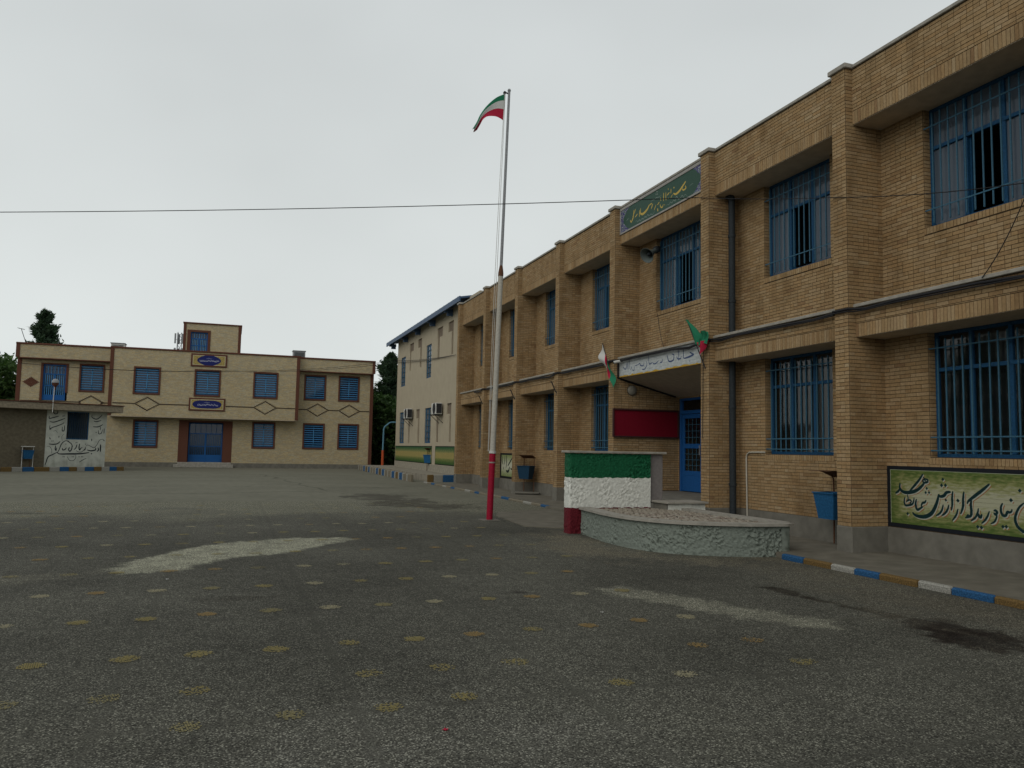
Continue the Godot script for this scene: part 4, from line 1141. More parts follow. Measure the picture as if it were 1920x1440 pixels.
func brick_block():
	M.pale = pale_brick()
	M.brown_brick = mottled(0.105, 0.045, 0.030, 0.2, 0.6, 71, 0.85)
	M.dark_brick = mottled(0.055, 0.04, 0.03, 0.3, 0.6, 72, 0.9)
	M.slat_blue = mottled(0.07, 0.235, 0.44, 0.15, 0.5, 73, 0.5)
	M.pane_shade = glass(0.88, 0.006, 0.030, 0.095)
	var s := thing("brick_block", "two-storey pale brick building with brown trim and blue barred windows across the yard", "building", Vector3(-1.8, 0, -58.0))
	var zc := -57.3; var zs := -58.2
	var wc := [[-6.25, -4.62, 4.73, 6.56], [-2.55, -0.89, 4.73, 6.56], [1.2, 2.84, 4.73, 6.57]]
	var wl := [[-9.56, -8.06, 4.80, 6.65], [4.66, 6.18, 4.79, 6.62], [7.05, 8.55, 4.79, 6.65], [-6.22, -4.67, 1.25, 3.11], [1.28, 2.82, 1.32, 3.17], [4.68, 6.19, 1.34, 3.18], [7.1, 8.6, 1.36, 3.21]]
	var gate := [-3.35, -0.05, 0.3, 3.03]; var balcony := [-11.75, -10.2, 4.18, 6.6]
	var m := MB.new()
	wall_cells(m, false, zs - 0.3, zs, -13.0, 9.5, 0.3, 7.2, wl + [gate, balcony])
	wall_cells(m, false, zc - 0.25, zc, -7.62, 4.2, 3.30, 7.70, wc)
	m.box(Vector3(-7.62, 3.30, zs), Vector3(-7.4, 7.70, zc - 0.25)); m.box(Vector3(3.98, 3.30, zs), Vector3(4.2, 7.70, zc - 0.25))
	m.box(Vector3(-13.05, 6.86, zs), Vector3(-7.62, 7.70, zs + 0.4)); m.box(Vector3(4.2, 6.86, zs), Vector3(9.52, 7.70, zs + 0.4))
	m.box(Vector3(-13.0, 0.3, -68.0), Vector3(-12.75, 7.7, zs - 0.3)); m.box(Vector3(9.25, 0.3, -68.0), Vector3(9.5, 7.7, zs - 0.3)); m.box(Vector3(-13.0, 0.3, -68.25), Vector3(9.5, 7.7, -68.0))
	wpart(s, "wall", m, M.pale)
	var so := MB.new(); so.box(Vector3(-7.6, 3.27, zs), Vector3(4.18, 3.30, zc - 0.005)); wpart(s, "soffit", so, M.soffit)
	var fl := MB.new(); fl.box(Vector3(-12.75, 7.1, -68.0), Vector3(9.25, 7.3, zs - 0.3)); fl.box(Vector3(-12.75, 3.4, -68.0), Vector3(9.25, 3.6, zs - 0.3)); fl.box(Vector3(-12.7, 0.3, -61.0), Vector3(9.2, 7.1, -60.9))
	wpart(s, "interior", fl, M.interior)
	var pl := MB.new(); pl.box(Vector3(-13.05, -0.05, zs - 0.3), Vector3(9.55, 0.305, zs + 0.05)); wpart(s, "plinth", pl, M.concrete)
	# brown trim: corner strips, roof edge, strips beside the middle part
	for t in [[-13.1, -12.86, 0.3, 7.0, zs], [9.32, 9.56, 0.3, 7.0, zs], [-7.68, -7.46, 3.32, 7.7, zc], [4.04, 4.26, 3.32, 7.7, zc], [-13.14, -12.92, 6.85, 7.7, zs + 0.4], [9.38, 9.6, 6.85, 7.7, zs + 0.4]]:
		var q := MB.new(); q.cbox(Vector3(t[0], t[2], t[4] - 0.1), Vector3(t[1], t[3], t[4] + 0.035), 0.01); wpart(s, "corner_strip", q, M.brown_brick)
	for t in [[-13.15, -7.6, zs + 0.46], [-7.7, 4.28, zc + 0.06], [4.2, 9.6, zs + 0.46]]:
		var q := MB.new(); q.cbox(Vector3(t[0], 7.69, t[2] - 0.5), Vector3(t[1], 7.80, t[2]), 0.01); wpart(s, "roof_edge", q, M.brown_brick)
	for t in [[-13.0, -7.66], [4.26, 9.5]]:
		var q := MB.new(); q.box(Vector3(t[0], 6.80, zs - 0.02), Vector3(t[1], 6.862, zs + 0.42)); wpart(s, "parapet_underside", q, M.brown_brick)
	for w in wc: framed_window(s, w[0], w[1], w[2], w[3], zc, 10)
	for w in wl: framed_window(s, w[0], w[1], w[2], w[3], zs, 10)
	# course line with lozenges
	for t in [[-7.4, -6.05, zc], [-4.65, -2.75, zc], [-0.5, 1.3, zc], [2.78, 4.02, zc], [4.3, 4.92, zs], [6.36, 7.13, zs], [8.58, 9.3, zs], [-12.8, -9.4, zs], [-8.2, -7.7, zs]]:
		var q := MB.new(); q.box(Vector3(t[0], 4.10, t[2]), Vector3(t[1], 4.16, t[2] + 0.02)); wpart(s, "dark_course", q, M.dark_brick)
	for t in [[-5.35, zc], [2.04, zc], [5.64, zs], [7.86, zs], [-8.8, zs]]: diamond_line(s, t[0], 4.13, t[1], 0.74, 0.43)
	var dm := MB.new()
	for k in 11:
		var hw := 0.46 - absf(k - 5) * 0.085
		dm.box(Vector3(-12.28 - hw, 5.33 - 0.33 + k * 0.06, zs), Vector3(-12.28 + hw, 5.33 - 0.33 + k * 0.06 + 0.052, zs + 0.02))
	wpart(s, "brown_lozenge", dm, M.brown_brick)
	# ground-floor gate in a brown recess
	for t in [[-3.4, -2.8], [-0.6, 0.0]]:
		var q := MB.new(); q.cbox(Vector3(t[0], 0.3, zs - 0.6), Vector3(t[1], 3.03, zs + 0.02), 0.01); wpart(s, "jamb", q, M.brown_brick)
	var hd := MB.new(); hd.cbox(Vector3(-3.4, 3.03, zs - 0.6), Vector3(0.0, 3.16, zs + 0.025), 0.01); wpart(s, "lintel", hd, M.brown_brick)
	var st := MB.new(); st.cbox(Vector3(-3.6, 0.0, zs + 0.05), Vector3(0.15, 0.2, zs + 0.75), 0.015); st.cbox(Vector3(-3.4, 0.2, zs - 0.6), Vector3(0.0, 0.34, zs + 0.06), 0.015); wpart(s, "step", st, M.coping)
	barred_gate(s, "gate", -2.78, -0.62, 0.34, 3.0, zs - 0.42, 0.5, 18, 1.9, M.blue_frame)  # darker blue on these bars carries the shade of the recess
	barred_gate(s, "balcony_door", -11.62, -10.32, 4.2, 6.5, zs - 0.05, 0.35, 10, 1.65, M.slat_blue)
	var bt := MB.new()
	bt.cbox(Vector3(-11.76, 4.18, zs - 0.02), Vector3(-11.62, 6.6, zs + 0.04), 0.01); bt.cbox(Vector3(-10.32, 4.7, zs - 0.02), Vector3(-10.18, 6.6, zs + 0.04), 0.01); bt.cbox(Vector3(-11.62, 6.5, zs - 0.02), Vector3(-10.32, 6.6, zs + 0.04), 0.01)
	wpart(s, "surround", bt, M.brown_brick)
	# roof stair house
	var th := MB.new()
	wall_cells(th, false, -60.3, -60.0, -3.5, 0.26, 7.3, 10.0, [[-3.08, -1.9, 7.9, 9.4]])
	th.box(Vector3(-3.5, 7.3, -64.0), Vector3(-3.25, 10.0, -60.3)); th.box(Vector3(0.01, 7.3, -64.0), Vector3(0.26, 10.0, -60.3)); th.box(Vector3(-3.5, 7.3, -64.2), Vector3(0.26, 10.0, -64.0)); th.box(Vector3(-3.25, 9.8, -64.0), Vector3(0.01, 9.95, -60.3))
	wpart(s, "stair_house", th, M.pale)
	for t in [[-3.54, -3.36, 7.3, 10.0], [0.1, 0.3, 7.3, 10.0], [-3.27, -3.05, 7.75, 9.55], [-1.93, -1.75, 7.75, 9.55]]:
		var q := MB.new(); q.cbox(Vector3(t[0], t[2], -60.04), Vector3(t[1], t[3], -59.96), 0.008); wpart(s, "corner_strip", q, M.brown_brick)
	var te := MB.new(); te.cbox(Vector3(-3.58, 9.99, -64.3), Vector3(0.34, 10.08, -59.93), 0.01); te.cbox(Vector3(-3.05, 9.4, -60.04), Vector3(-1.93, 9.55, -59.958), 0.008); wpart(s, "roof_edge", te, M.brown_brick)
	barred_gate(s, "stair_house_window", -3.05, -1.93, 7.86, 9.4, -60.08, 0.1, 9, 1.05, M.slat_blue)
	# two tile plaques
	var nz := FastNoiseLite.new(); nz.seed = 12; nz.frequency = 0.03
	for k in 2:
		var t := thing("tile_plaque", ["blue and gold tile plaque above the middle upper window", "blue and gold tile plaque below the middle upper window, over the gate"][k], "plaque", Vector3(-1.68, [6.74, 3.78][k], zc), 0.0, "tile plaques on the brick block")
		var b := MB.new(); b.cbox(Vector3(-1.14, 0, 0.0), Vector3(1.14, 0.86, 0.06), 0.012); part(t, "frame", b, M.brown_brick)
		var c := Canvas.new(2.06, 0.66, 9.0)
		for y in c.h:
			for x in c.w:
				var p := Vector2((x + 0.5) / c.w * 2 - 1, (y + 0.5) / c.h * 2 - 1)
				var col := srgb(0.40, 0.30, 0.10) if nz.get_noise_2d(x * 5.0, y * 5.0) < 0.12 else srgb(0.13, 0.11, 0.04)
				if absf(p.x) > 0.955 or absf(p.y) > 0.88: col = srgb(0.42, 0.38, 0.24)
				var e := absf(p.x) * 1.18 + p.y * p.y * 0.55 if k == 0 else pow(absf(p.x) / 0.88, 4.0) + p.y * p.y * 1.5
				if e < 0.86 if k == 0 else e < 1.0: col = srgb(0.012, 0.018, 0.11)
				c.put(x, y, col)
		var x := 430.0
		while x < 1640.0:                           # white script, too small to read
			var y := 330.0 + rng.randf_range(-30, 40)
			c.strokes([[26, x, y - 50, x + 15, y + 20, x + 50, y + 45, x + 80, y]], srgb(0.42, 0.43, 0.48))
			x += rng.randf_range(62, 95)
		c.strokes([[18, 820, 180, 900, 205, 980, 170, 1080, 200, 1200, 180]], srgb(0.38, 0.40, 0.46))
		var q := MB.new(); q.quad(Vector3(-1.03, 0.1, 0.064), Vector3(1.03, 0.1, 0.064), Vector3(1.03, 0.76, 0.064), Vector3(-1.03, 0.76, 0.064)); part(t, "tile_face", q, c.material(0.35))

# ---------------------------------------------------------------- kiosk with the lettered wall
func kiosk():
	var s := thing("gate_kiosk", "low plastered kiosk with flat concrete canopy and a white lettered wall", "kiosk", Vector3(-9.38, 0, -48.53), deg_to_rad(30))
	var pave := MB.new(); pave.box(Vector3(-9.0, -0.05, -4.2), Vector3(3.78, 0.2, 0.78))
	var pv := part(self, "kiosk_pavement", pave, M.pavement); structure(pv); pv.transform = s.transform
	var k := group_node(pv, "kerb", Vector3(0, 0, 0.9))
	var kb := [-7.4, -6.8, -6.2, -5.6, -5.0, -4.4, -3.8, -3.3, -2.8, -2.3, -1.78, -1.29, -0.75, -0.02, 0.48, 0.94, 1.34, 1.74, 2.21, 2.61, 3.03, 3.42, 3.81]
	kerb_run(k, kb, 0.225, 0.14, [M.kerb_yellow, M.kerb_white, M.kerb_blue])
	M.kiosk_grey = mottled(0.13, 0.112, 0.078, 0.25, 2.0, 80)
	var g := MB.new(); g.box(Vector3(-8.0, 0.15, -4.0), Vector3(-0.004, 3.24, 0.0)); part(s, "grey_wall", g, M.kiosk_grey)
	var c := Canvas.new(3.1, 3.1, 8.0)
	var nz := FastNoiseLite.new(); nz.seed = 55; nz.frequency = 0.01; nz.fractal_octaves = 4
	for y in c.h:
		for x in c.w:
			var e := 0.46 + nz.get_noise_2d(x * 2.0, y * 2.0) * 0.10
			var low := clampf((y - c.h * 0.86) / 60.0 + nz.get_noise_2d(x * 3.0, 9.0), 0, 1) * 0.10     # darker towards the foot, with a ragged edge
			c.put(x, y, srgb(e * 0.97 - low, e - low, e * 0.88 - low))
	c.strokes(STROKES_KIOSK, srgb(0.010, 0.014, 0.020), Vector2(0, -60), 1.25)
	var wm := MB.new(); wall_cells(wm, false, -0.25, 0.0, 0.0, 3.1, 0.15, 3.24, [[1.02, 2.16, 1.69, 3.2]])
	wm.box(Vector3(0.002, 0.15, -4.0), Vector3(3.1, 3.24, -3.8)); wm.box(Vector3(2.9, 0.15, -3.8), Vector3(3.1, 3.24, -0.25))
	M.kiosk_white = mottled(0.46, 0.47, 0.42, 0.12, 2.0, 81)
	part(s, "white_wall", wm, M.kiosk_white)
	# the paint coat, in four fields round the window
	for f in [[0.0, 1.02, 0.15, 3.24], [2.16, 3.1, 0.15, 3.24], [1.02, 2.16, 0.15, 1.69]]:
		var q := MB.new()
		var uv := func(x: float, y: float) -> Vector2: return Vector2(x / 3.1, (3.24 - y) / 3.1)
		q.quad(Vector3(f[0], f[2], 0.004), Vector3(f[1], f[2], 0.004), Vector3(f[1], f[3], 0.004), Vector3(f[0], f[3], 0.004), PackedVector2Array([uv.call(f[0], f[2]), uv.call(f[1], f[2]), uv.call(f[1], f[3]), uv.call(f[0], f[3])]))
		if not M.has("kiosk_script"): M.kiosk_script = c.material(0.85)
		part(s, "lettered_wall", q, M.kiosk_script).set_meta("label", "white wall paint with black Persian calligraphy")
	var w := group_node(s, "window", Vector3(1.02, 1.69, -0.08))
	var fr := MB.new()
	fr.box(Vector3(0, 0, -0.05), Vector3(0.05, 1.51, 0)); fr.box(Vector3(1.09, 0, -0.05), Vector3(1.14, 1.51, 0)); fr.box(Vector3(0.05, 0, -0.05), Vector3(1.09, 0.05, 0)); fr.box(Vector3(0.05, 1.46, -0.05), Vector3(1.09, 1.51, 0))
	part(w, "frame", fr, M.blue_frame)
	var p := MB.new(); p.quad(Vector3(0.05, 0.05, -0.03), Vector3(1.09, 0.05, -0.03), Vector3(1.09, 1.46, -0.03), Vector3(0.05, 1.46, -0.03)); part(w, "pane", p, M.pane_dark)
	var b := MB.new(); b.box(Vector3(-0.008, 0.05, 0.012), Vector3(0.008, 1.46, 0.028)); var bm := b.mesh()
	for i in 9: part(w, "bar", bm, M.blue_frame, Vector3(0.05 + 1.04 * (i + 1) / 10.0, 0, 0))
	var roof := MB.new(); roof.cbox(Vector3(-8.6, 3.235, -4.3), Vector3(3.72, 3.60, 0.6), 0.015); part(s, "canopy", roof, mottled(0.235, 0.20, 0.145, 0.3, 1.6, 82, 0.92, 0.6, 0.02, 5))
	var tile := MB.new(); tile.cbox(Vector3(-8.66, 3.602, -4.36), Vector3(3.78, 3.645, 0.66), 0.008); part(s, "canopy_edge", tile, M.brown_brick)
	# lamp on the canopy's front edge
	var l := thing("canopy_lamp", "small round lamp on a thin pole at the kiosk canopy", "lamp", s.transform * Vector3(0.03, 3.1, 0.64), deg_to_rad(30))
	var pole := MB.new(); pole.tube([Vector3(0, 0, 0), Vector3(0, 0.5, 0), Vector3(0.02, 1.36, 0)], 0.022, 8); part(l, "pole", pole, M.white_metal)
	var hood := MB.new(); hood.xf.origin = Vector3(0.05, 1.55, 0); hood.lathe([Vector2(0.0, 0.24), Vector2(0.09, 0.22), Vector2(0.16, 0.14), Vector2(0.185, 0.02), Vector2(0.17, 0.02), Vector2(0.0, 0.1)], 16); part(l, "hood", hood, M.grey_metal)
	var bowl := MB.new(); bowl.xf.origin = Vector3(0.05, 1.55, 0); bowl.lathe([Vector2(0.16, 0.02), Vector2(0.14, -0.08), Vector2(0.08, -0.17), Vector2(0.035, -0.2), Vector2(0.03, -0.36)], 16); part(l, "bowl", bowl, M.brown_brick)

# ---------------------------------------------------------------- platform, flagpole
func rough_plaster(seed_: int, r: float, g: float, b: float) -> StandardMaterial3D:
	var m := mottled(r, g, b, 0.10, 1.1, seed_, 0.85, 0.8, 0.03, 5)
	return m

func rough_face(path: Array, y0: float, y1: float, bump: float, cell: float, seed_: int, sink := 0.0) -> MB:
	# hand-thrown cement: a wall face along a path of (x, z) points, pushed in and out by noise; outward is to the right of the path
	var nz := FastNoiseLite.new(); nz.seed = seed_; nz.frequency = 1.0; nz.fractal_octaves = 3; nz.noise_type = FastNoiseLite.TYPE_SIMPLEX
	var total := 0.0; var cum := [0.0]
	for i in path.size() - 1: total += path[i].distance_to(path[i + 1]); cum.append(total)
	var at := func(s: float) -> Array:
		var d := clampf(s, 0.0, 1.0) * total
		for i in path.size() - 1:
			if d <= cum[i + 1] or i == path.size() - 2:
				var t: float = (d - cum[i]) / (cum[i + 1] - cum[i])
				var p: Vector2 = path[i].cubic_interpolate(path[i + 1], path[maxi(i - 1, 0)], path[mini(i + 2, path.size() - 1)], t)
				var q: Vector2 = path[i].cubic_interpolate(path[i + 1], path[maxi(i - 1, 0)], path[mini(i + 2, path.size() - 1)], t + 0.05)
				return [p, (q - p).normalized()]
		return [path[0], Vector2.RIGHT]
	var m := MB.new()
	var f := func(s: float, t: float) -> Vector3:
		var a: Array = at.call(s)
		var p: Vector2 = a[0]; var o := Vector2(-a[1].y, a[1].x)
		var y := lerpf(y0, y1, t)
		var q := Vector3(p.x, y, p.y)
		var k := absf(nz.get_noise_3dv(q * 6.5)) * 1.0 - 0.3 + nz.get_noise_3dv(q * 13.0) * 0.5
		k *= clampf(0.5 + nz.get_noise_3dv(q * 1.6 + Vector3(9, 9, 9)) * 1.2, 0.28, 1.0)
		var edge := clampf(minf(t, 1.0 - t) * 12.0, 0.0, 1.0) if sink == 0.0 else 1.0
		var w := p + o * (k * bump * edge)
		return Vector3(w.x, y + nz.get_noise_3dv(q * 7.0 + Vector3(50, 0, 0)) * 0.02 * edge, w.y)
	m.grid(maxi(2, int(total / cell)), maxi(2, int((y1 - y0) / cell)), f)
	return m

func platform():
	var s := thing("assembly_platform", "rough cement platform with a wall striped green, white and red", "platform", Vector3(7.4, 0, -12.9))
	# striped back wall: three rough bands on a core
	var core := MB.new(); core.box(Vector3(6.24, -0.02, -14.62), Vector3(7.94, 1.55, -14.38)); wpart(s, "core_wall", core, M.concrete)
	var ring := [Vector2(7.97, -14.34), Vector2(7.5, -14.335), Vector2(7.0, -14.335), Vector2(6.6, -14.335), Vector2(6.26, -14.34)]
	var turn := [Vector2(6.22, -14.34), Vector2(6.2, -14.38), Vector2(6.2, -14.5), Vector2(6.22, -14.64)]
	var bands := [["green_band", 1.075, 1.552, M.paint_green, 0.028], ["white_band", 0.495, 1.075, M.paint_white, 0.020], ["red_band", -0.02, 0.495, M.paint_red, 0.025]]
	for b in bands:
		var m := rough_face(ring, b[1], b[2], -b[4], 0.022, 7, 1.0)
		var t := rough_face([Vector2(6.26, -14.34)] + turn, b[1], b[2], -b[4], 0.025, 7, 1.0)
		var st := MB.new(); st.v = m.v; st.n = m.n; st.u = m.u; st.ix = m.ix
		var k := st.v.size(); st.v.append_array(t.v); st.n.append_array(t.n); st.u.append_array(t.u)
		for i in t.ix: st.ix.append(i + k)
		wpart(s, b[0], st, b[3])
	var jamb := MB.new(); jamb.cbox(Vector3(7.985, 0.58, -14.66), Vector3(8.29, 1.552, -14.42), 0.006); wpart(s, "stone_jamb", jamb, mottled(0.19, 0.175, 0.17, 0.15, 0.8, 90, 0.7))
	var cp := MB.new(); cp.cbox(Vector3(6.17, 1.554, -14.70), Vector3(8.0, 1.60, -14.29), 0.008); cp.cbox(Vector3(8.004, 1.556, -14.70), Vector3(8.34, 1.602, -14.34), 0.008); wpart(s, "wall_coping", cp, M.coping)
	# curved platform
	var path := [Vector2(6.44, -14.3), Vector2(6.36, -13.6), Vector2(6.28, -12.8), Vector2(6.33, -12.0), Vector2(6.62, -11.32), Vector2(7.15, -10.9), Vector2(7.7, -10.68), Vector2(8.22, -10.62)]
	M.rough_cement = rough_plaster(91, 0.172, 0.198, 0.172)
	wpart(s, "rough_face", rough_face(path, -0.03, 0.47, -0.055, 0.016, 21, 1.0), M.rough_cement)
	var endm := rough_face([Vector2(8.22, -10.62), Vector2(8.34, -10.62), Vector2(8.44, -10.72), Vector2(8.5, -11.2), Vector2(8.58, -14.3)], -0.03, 0.47, -0.03, 0.05, 22, 1.0)
	wpart(s, "rough_face", endm, M.rough_cement)
	var outline := PackedVector2Array(); var inner := PackedVector2Array()
	var smooth := []
	for i in path.size() - 1:
		for k in 6:
			smooth.append(path[i].cubic_interpolate(path[i + 1], path[maxi(i - 1, 0)], path[mini(i + 2, path.size() - 1)], k / 6.0))
	smooth.append(Vector2(8.3, -10.61)); smooth.append(Vector2(8.46, -10.68))
	for i in smooth.size():
		var d: Vector2 = (smooth[mini(i + 1, smooth.size() - 1)] - smooth[maxi(i - 1, 0)]).normalized()
		var o := Vector2(d.y, -d.x)
		if o.dot(smooth[i] - Vector2(7.8, -13.0)) < 0: o = -o
		outline.append(smooth[i] + o * 0.055); inner.append(smooth[i] - o * 0.20)
	var rim := MB.new()
	var count := outline.size()
	for i in count - 1:                            # thin stone slabs along the curve, with a joint now and then
		var a := outline[i]; var b := outline[i + 1]; var c := inner[i + 1]; var d := inner[i]
		if i % 7 == 6:
			b = a.lerp(b, 0.985); c = d.lerp(c, 0.985)
		rim.quad(Vector3(d.x, 0.515, d.y), Vector3(a.x, 0.515, a.y), Vector3(b.x, 0.515, b.y), Vector3(c.x, 0.515, c.y))
		rim.quad(Vector3(a.x, 0.515, a.y), Vector3(a.x, 0.472, a.y), Vector3(b.x, 0.472, b.y), Vector3(b.x, 0.515, b.y))
		rim.quad(Vector3(a.x, 0.472, a.y), Vector3(d.x, 0.472, d.y), Vector3(c.x, 0.472, c.y), Vector3(b.x, 0.472, b.y))
	rim.box(Vector3(8.34, 0.474, -14.28), Vector3(8.56, 0.517, -10.84))
	wpart(s, "stone_rim", rim, M.coping)
	var fillp := PackedVector2Array()
	for i in range(1, count - 1): fillp.append(smooth[i].lerp(inner[i], 0.45))
	fillp.append(Vector2(8.40, -10.86)); fillp.append(Vector2(8.46, -14.34)); fillp.append(Vector2(6.56, -14.34))
	var body := MB.new(); body.prism(fillp, -0.03, 0.465); wpart(s, "fill", body, M.concrete)
	# broken stone paving of the top
	var poly := PackedVector2Array()
	for i in range(1, count - 1): poly.append(inner[i])
	poly.append(Vector2(8.32, -11.1)); poly.append(Vector2(8.32, -14.3)); poly.append(Vector2(6.7, -14.3))
	var stones := []
	for i in 22:
		for j in 34:
			var c := Vector2(6.4 + (i + 0.5) * 0.1 + rng.randf_range(-0.018, 0.018) + (j % 2) * 0.05, -14.3 + (j + 0.5) * 0.105 + rng.randf_range(-0.018, 0.018))
			var ok := true
			for q in 6:
				if not Geometry2D.is_point_in_polygon(c + Vector2.from_angle(q * PI / 3) * 0.06, poly): ok = false
			if not ok: continue
			stones.append([c, Vector2(c.x, c.y).distance_to(Vector2(6.5, -10.5))])
	stones.sort_custom(func(a, b): return a[1] < b[1])
	var kinds := []
	for k in 6:
		var sm := MB.new(); var pp := PackedVector2Array(); var sides := 5 + k % 3
		for q in sides: pp.append(Vector2.from_angle(TAU * q / sides + k) * rng.randf_range(0.036, 0.052))
		sm.prism(pp, 0.0, 0.024); kinds.append(sm.mesh())
	var stone_mats := [mottled(0.30, 0.265, 0.215, 0.3, 0.3, 93), mottled(0.24, 0.20, 0.165, 0.3, 0.3, 94), mottled(0.34, 0.31, 0.26, 0.3, 0.3, 95)]
	var rest := MB.new()
	for i in stones.size():
		var c: Vector2 = stones[i][0]; var t := Transform3D(Basis.from_euler(Vector3(rng.randf_range(-0.08, 0.08), rng.randf() * TAU, rng.randf_range(-0.08, 0.08))), Vector3(c.x, 0.462 + rng.randf_range(-0.002, 0.008), c.y))
		if i < 300:
			var o := part(s, "paving_stone", kinds[i % 6], stone_mats[(i * 7 / 3) % 3]); o.transform = s.transform.affine_inverse() * t
		else:
			rest.xf = t; rest.prism(PackedVector2Array([Vector2(-0.04, -0.03), Vector2(0.03, -0.045), Vector2(0.048, 0.01), Vector2(0.0, 0.046), Vector2(-0.045, 0.02)]), 0.0, 0.024)
	if rest.v.size(): wpart(s, "paving_stones", rest, stone_mats[0]).set_meta("kind", "stuff")
	# low step from the platform to the landing
	var stp := MB.new(); stp.cbox(Vector3(8.0, 0.60, -14.40), Vector3(8.92, 0.64, -13.72), 0.006); wpart(s, "step_slab", stp, M.coping)
	wpart(s, "step_face", rough_face([Vector2(8.88, -13.78), Vector2(8.4, -13.78), Vector2(8.04, -13.78)], 0.44, 0.60, -0.02, 0.025, 31, 1.0), M.paint_white)
	var stb := MB.new(); stb.box(Vector3(8.04, 0.0, -14.36), Vector3(8.9, 0.598, -13.82)); wpart(s, "step_core", stb, M.concrete)

func flagpole():
	var s := thing("flagpole", "tall stepped flagpole with a red foot and pale shaft in the yard", "flagpole", Vector3(5.57, 0, -17.4))
	var lean := func(y: float) -> Vector3: return Vector3(0.027 * y, y, 0.0)
	var m := MB.new(); m.tube([lean.call(-0.02), lean.call(1.52)], 0.072, 20); part(s, "red_foot", m, mottled(0.27, 0.008, 0.028, 0.18, 0.5, 100, 0.45))
	m = MB.new(); m.tube([lean.call(1.5), lean.call(1.56)], 0.082, 20); part(s, "collar", m, M.white_metal)
	m = MB.new(); m.tube([lean.call(1.52), lean.call(5.62)], [0.066, 0.058], 18); part(s, "lower_shaft", m, mottled(0.40, 0.385, 0.335, 0.14, 0.7, 101, 0.7))
	m = MB.new(); m.tube([lean.call(5.6), lean.call(5.68), lean.call(5.86)], [0.062, 0.062, 0.034], 16); part(s, "reducer", m, M.rust)
	m = MB.new(); m.tube([lean.call(5.62), lean.call(10.06)], [0.036, 0.030], 14); part(s, "upper_shaft", m, M.grey_metal)
	m = MB.new(); m.xf.origin = lean.call(10.06); m.lathe([Vector2(0.0, 0.07), Vector2(0.03, 0.055), Vector2(0.042, 0.02), Vector2(0.03, -0.01), Vector2(0.0, -0.01)], 14); part(s, "finial", m, M.grey_metal)
	m = MB.new(); m.tube([lean.call(10.0), lean.call(10.0) + Vector3(-0.10, 0.02, 0.0)], 0.018, 8); m.xf.origin = lean.call(10.0) + Vector3(-0.11, 0.01, 0); m.tube([Vector3(0, 0, -0.02), Vector3(0, 0, 0.02)], 0.035, 12); part(s, "pulley", m, M.black_metal)
	for k in 2:
		m = MB.new(); var pts := []
		for i in 13:
			var y: float = lerpf(1.55, 9.98, i / 12.0)
			pts.append(lean.call(y) + Vector3(-0.095 - 0.02 * k - 0.03 * sin(i / 12.0 * PI) * k, 0, 0.02 * k))
		m.tube(pts, 0.006, 6); part(s, "halyard", m, M.white_metal)
	m = MB.new(); m.tube([lean.call(1.28) + Vector3(0, 0, 0), lean.call(1.31)], 0.077, 20); part(s, "rope_turn", m, M.coping)
	m = MB.new(); m.cbox(Vector3(-0.2, -0.01, -0.2), Vector3(0.2, 0.012, 0.2), 0.004); part(s, "base_plate", m, M.concrete)
	# flag, blown to the left, its end gathered and hanging
	var f := thing("flag", "green, white and red flag flying at the top of the flagpole", "flag", Vector3(5.57 + 0.16, 9.2, -17.4))
	var top := [Vector2(0.02, 0.79), Vector2(-0.20, 0.66), Vector2(-0.42, 0.44), Vector2(-0.58, 0.20), Vector2(-0.68, -0.02), Vector2(-0.79, -0.22)]
	var bot := [Vector2(-0.02, 0.13), Vector2(-0.20, 0.20), Vector2(-0.40, 0.17), Vector2(-0.53, 0.06), Vector2(-0.60, -0.08), Vector2(-0.66, -0.20)]
	var edge := func(list: Array, a: float) -> Vector2:
		var x := clampf(a, 0.0, 1.0) * (list.size() - 1); var i := mini(int(x), list.size() - 2)
		return list[i].cubic_interpolate(list[i + 1], list[maxi(i - 1, 0)], list[mini(i + 2, list.size() - 1)], x - i)
	for k in 3:
		var g := MB.new()
		g.grid(30, 6, func(a: float, t: float) -> Vector3:
			var v := lerpf([0.0, 0.24, 0.58][k], [0.24, 0.58, 1.0][k], t)
			var e: Vector2 = edge.call(top, a).lerp(edge.call(bot, a), v)
			return Vector3(e.x, e.y, 0.05 * sin(a * 9.0 + v * 2.5) * a + 0.09 * sin(v * 7.0) * a * a))
		part(f, ["green_stripe", "white_stripe", "red_stripe"][k], g, [M.cloth_green, M.cloth_white, M.cloth_red][k])

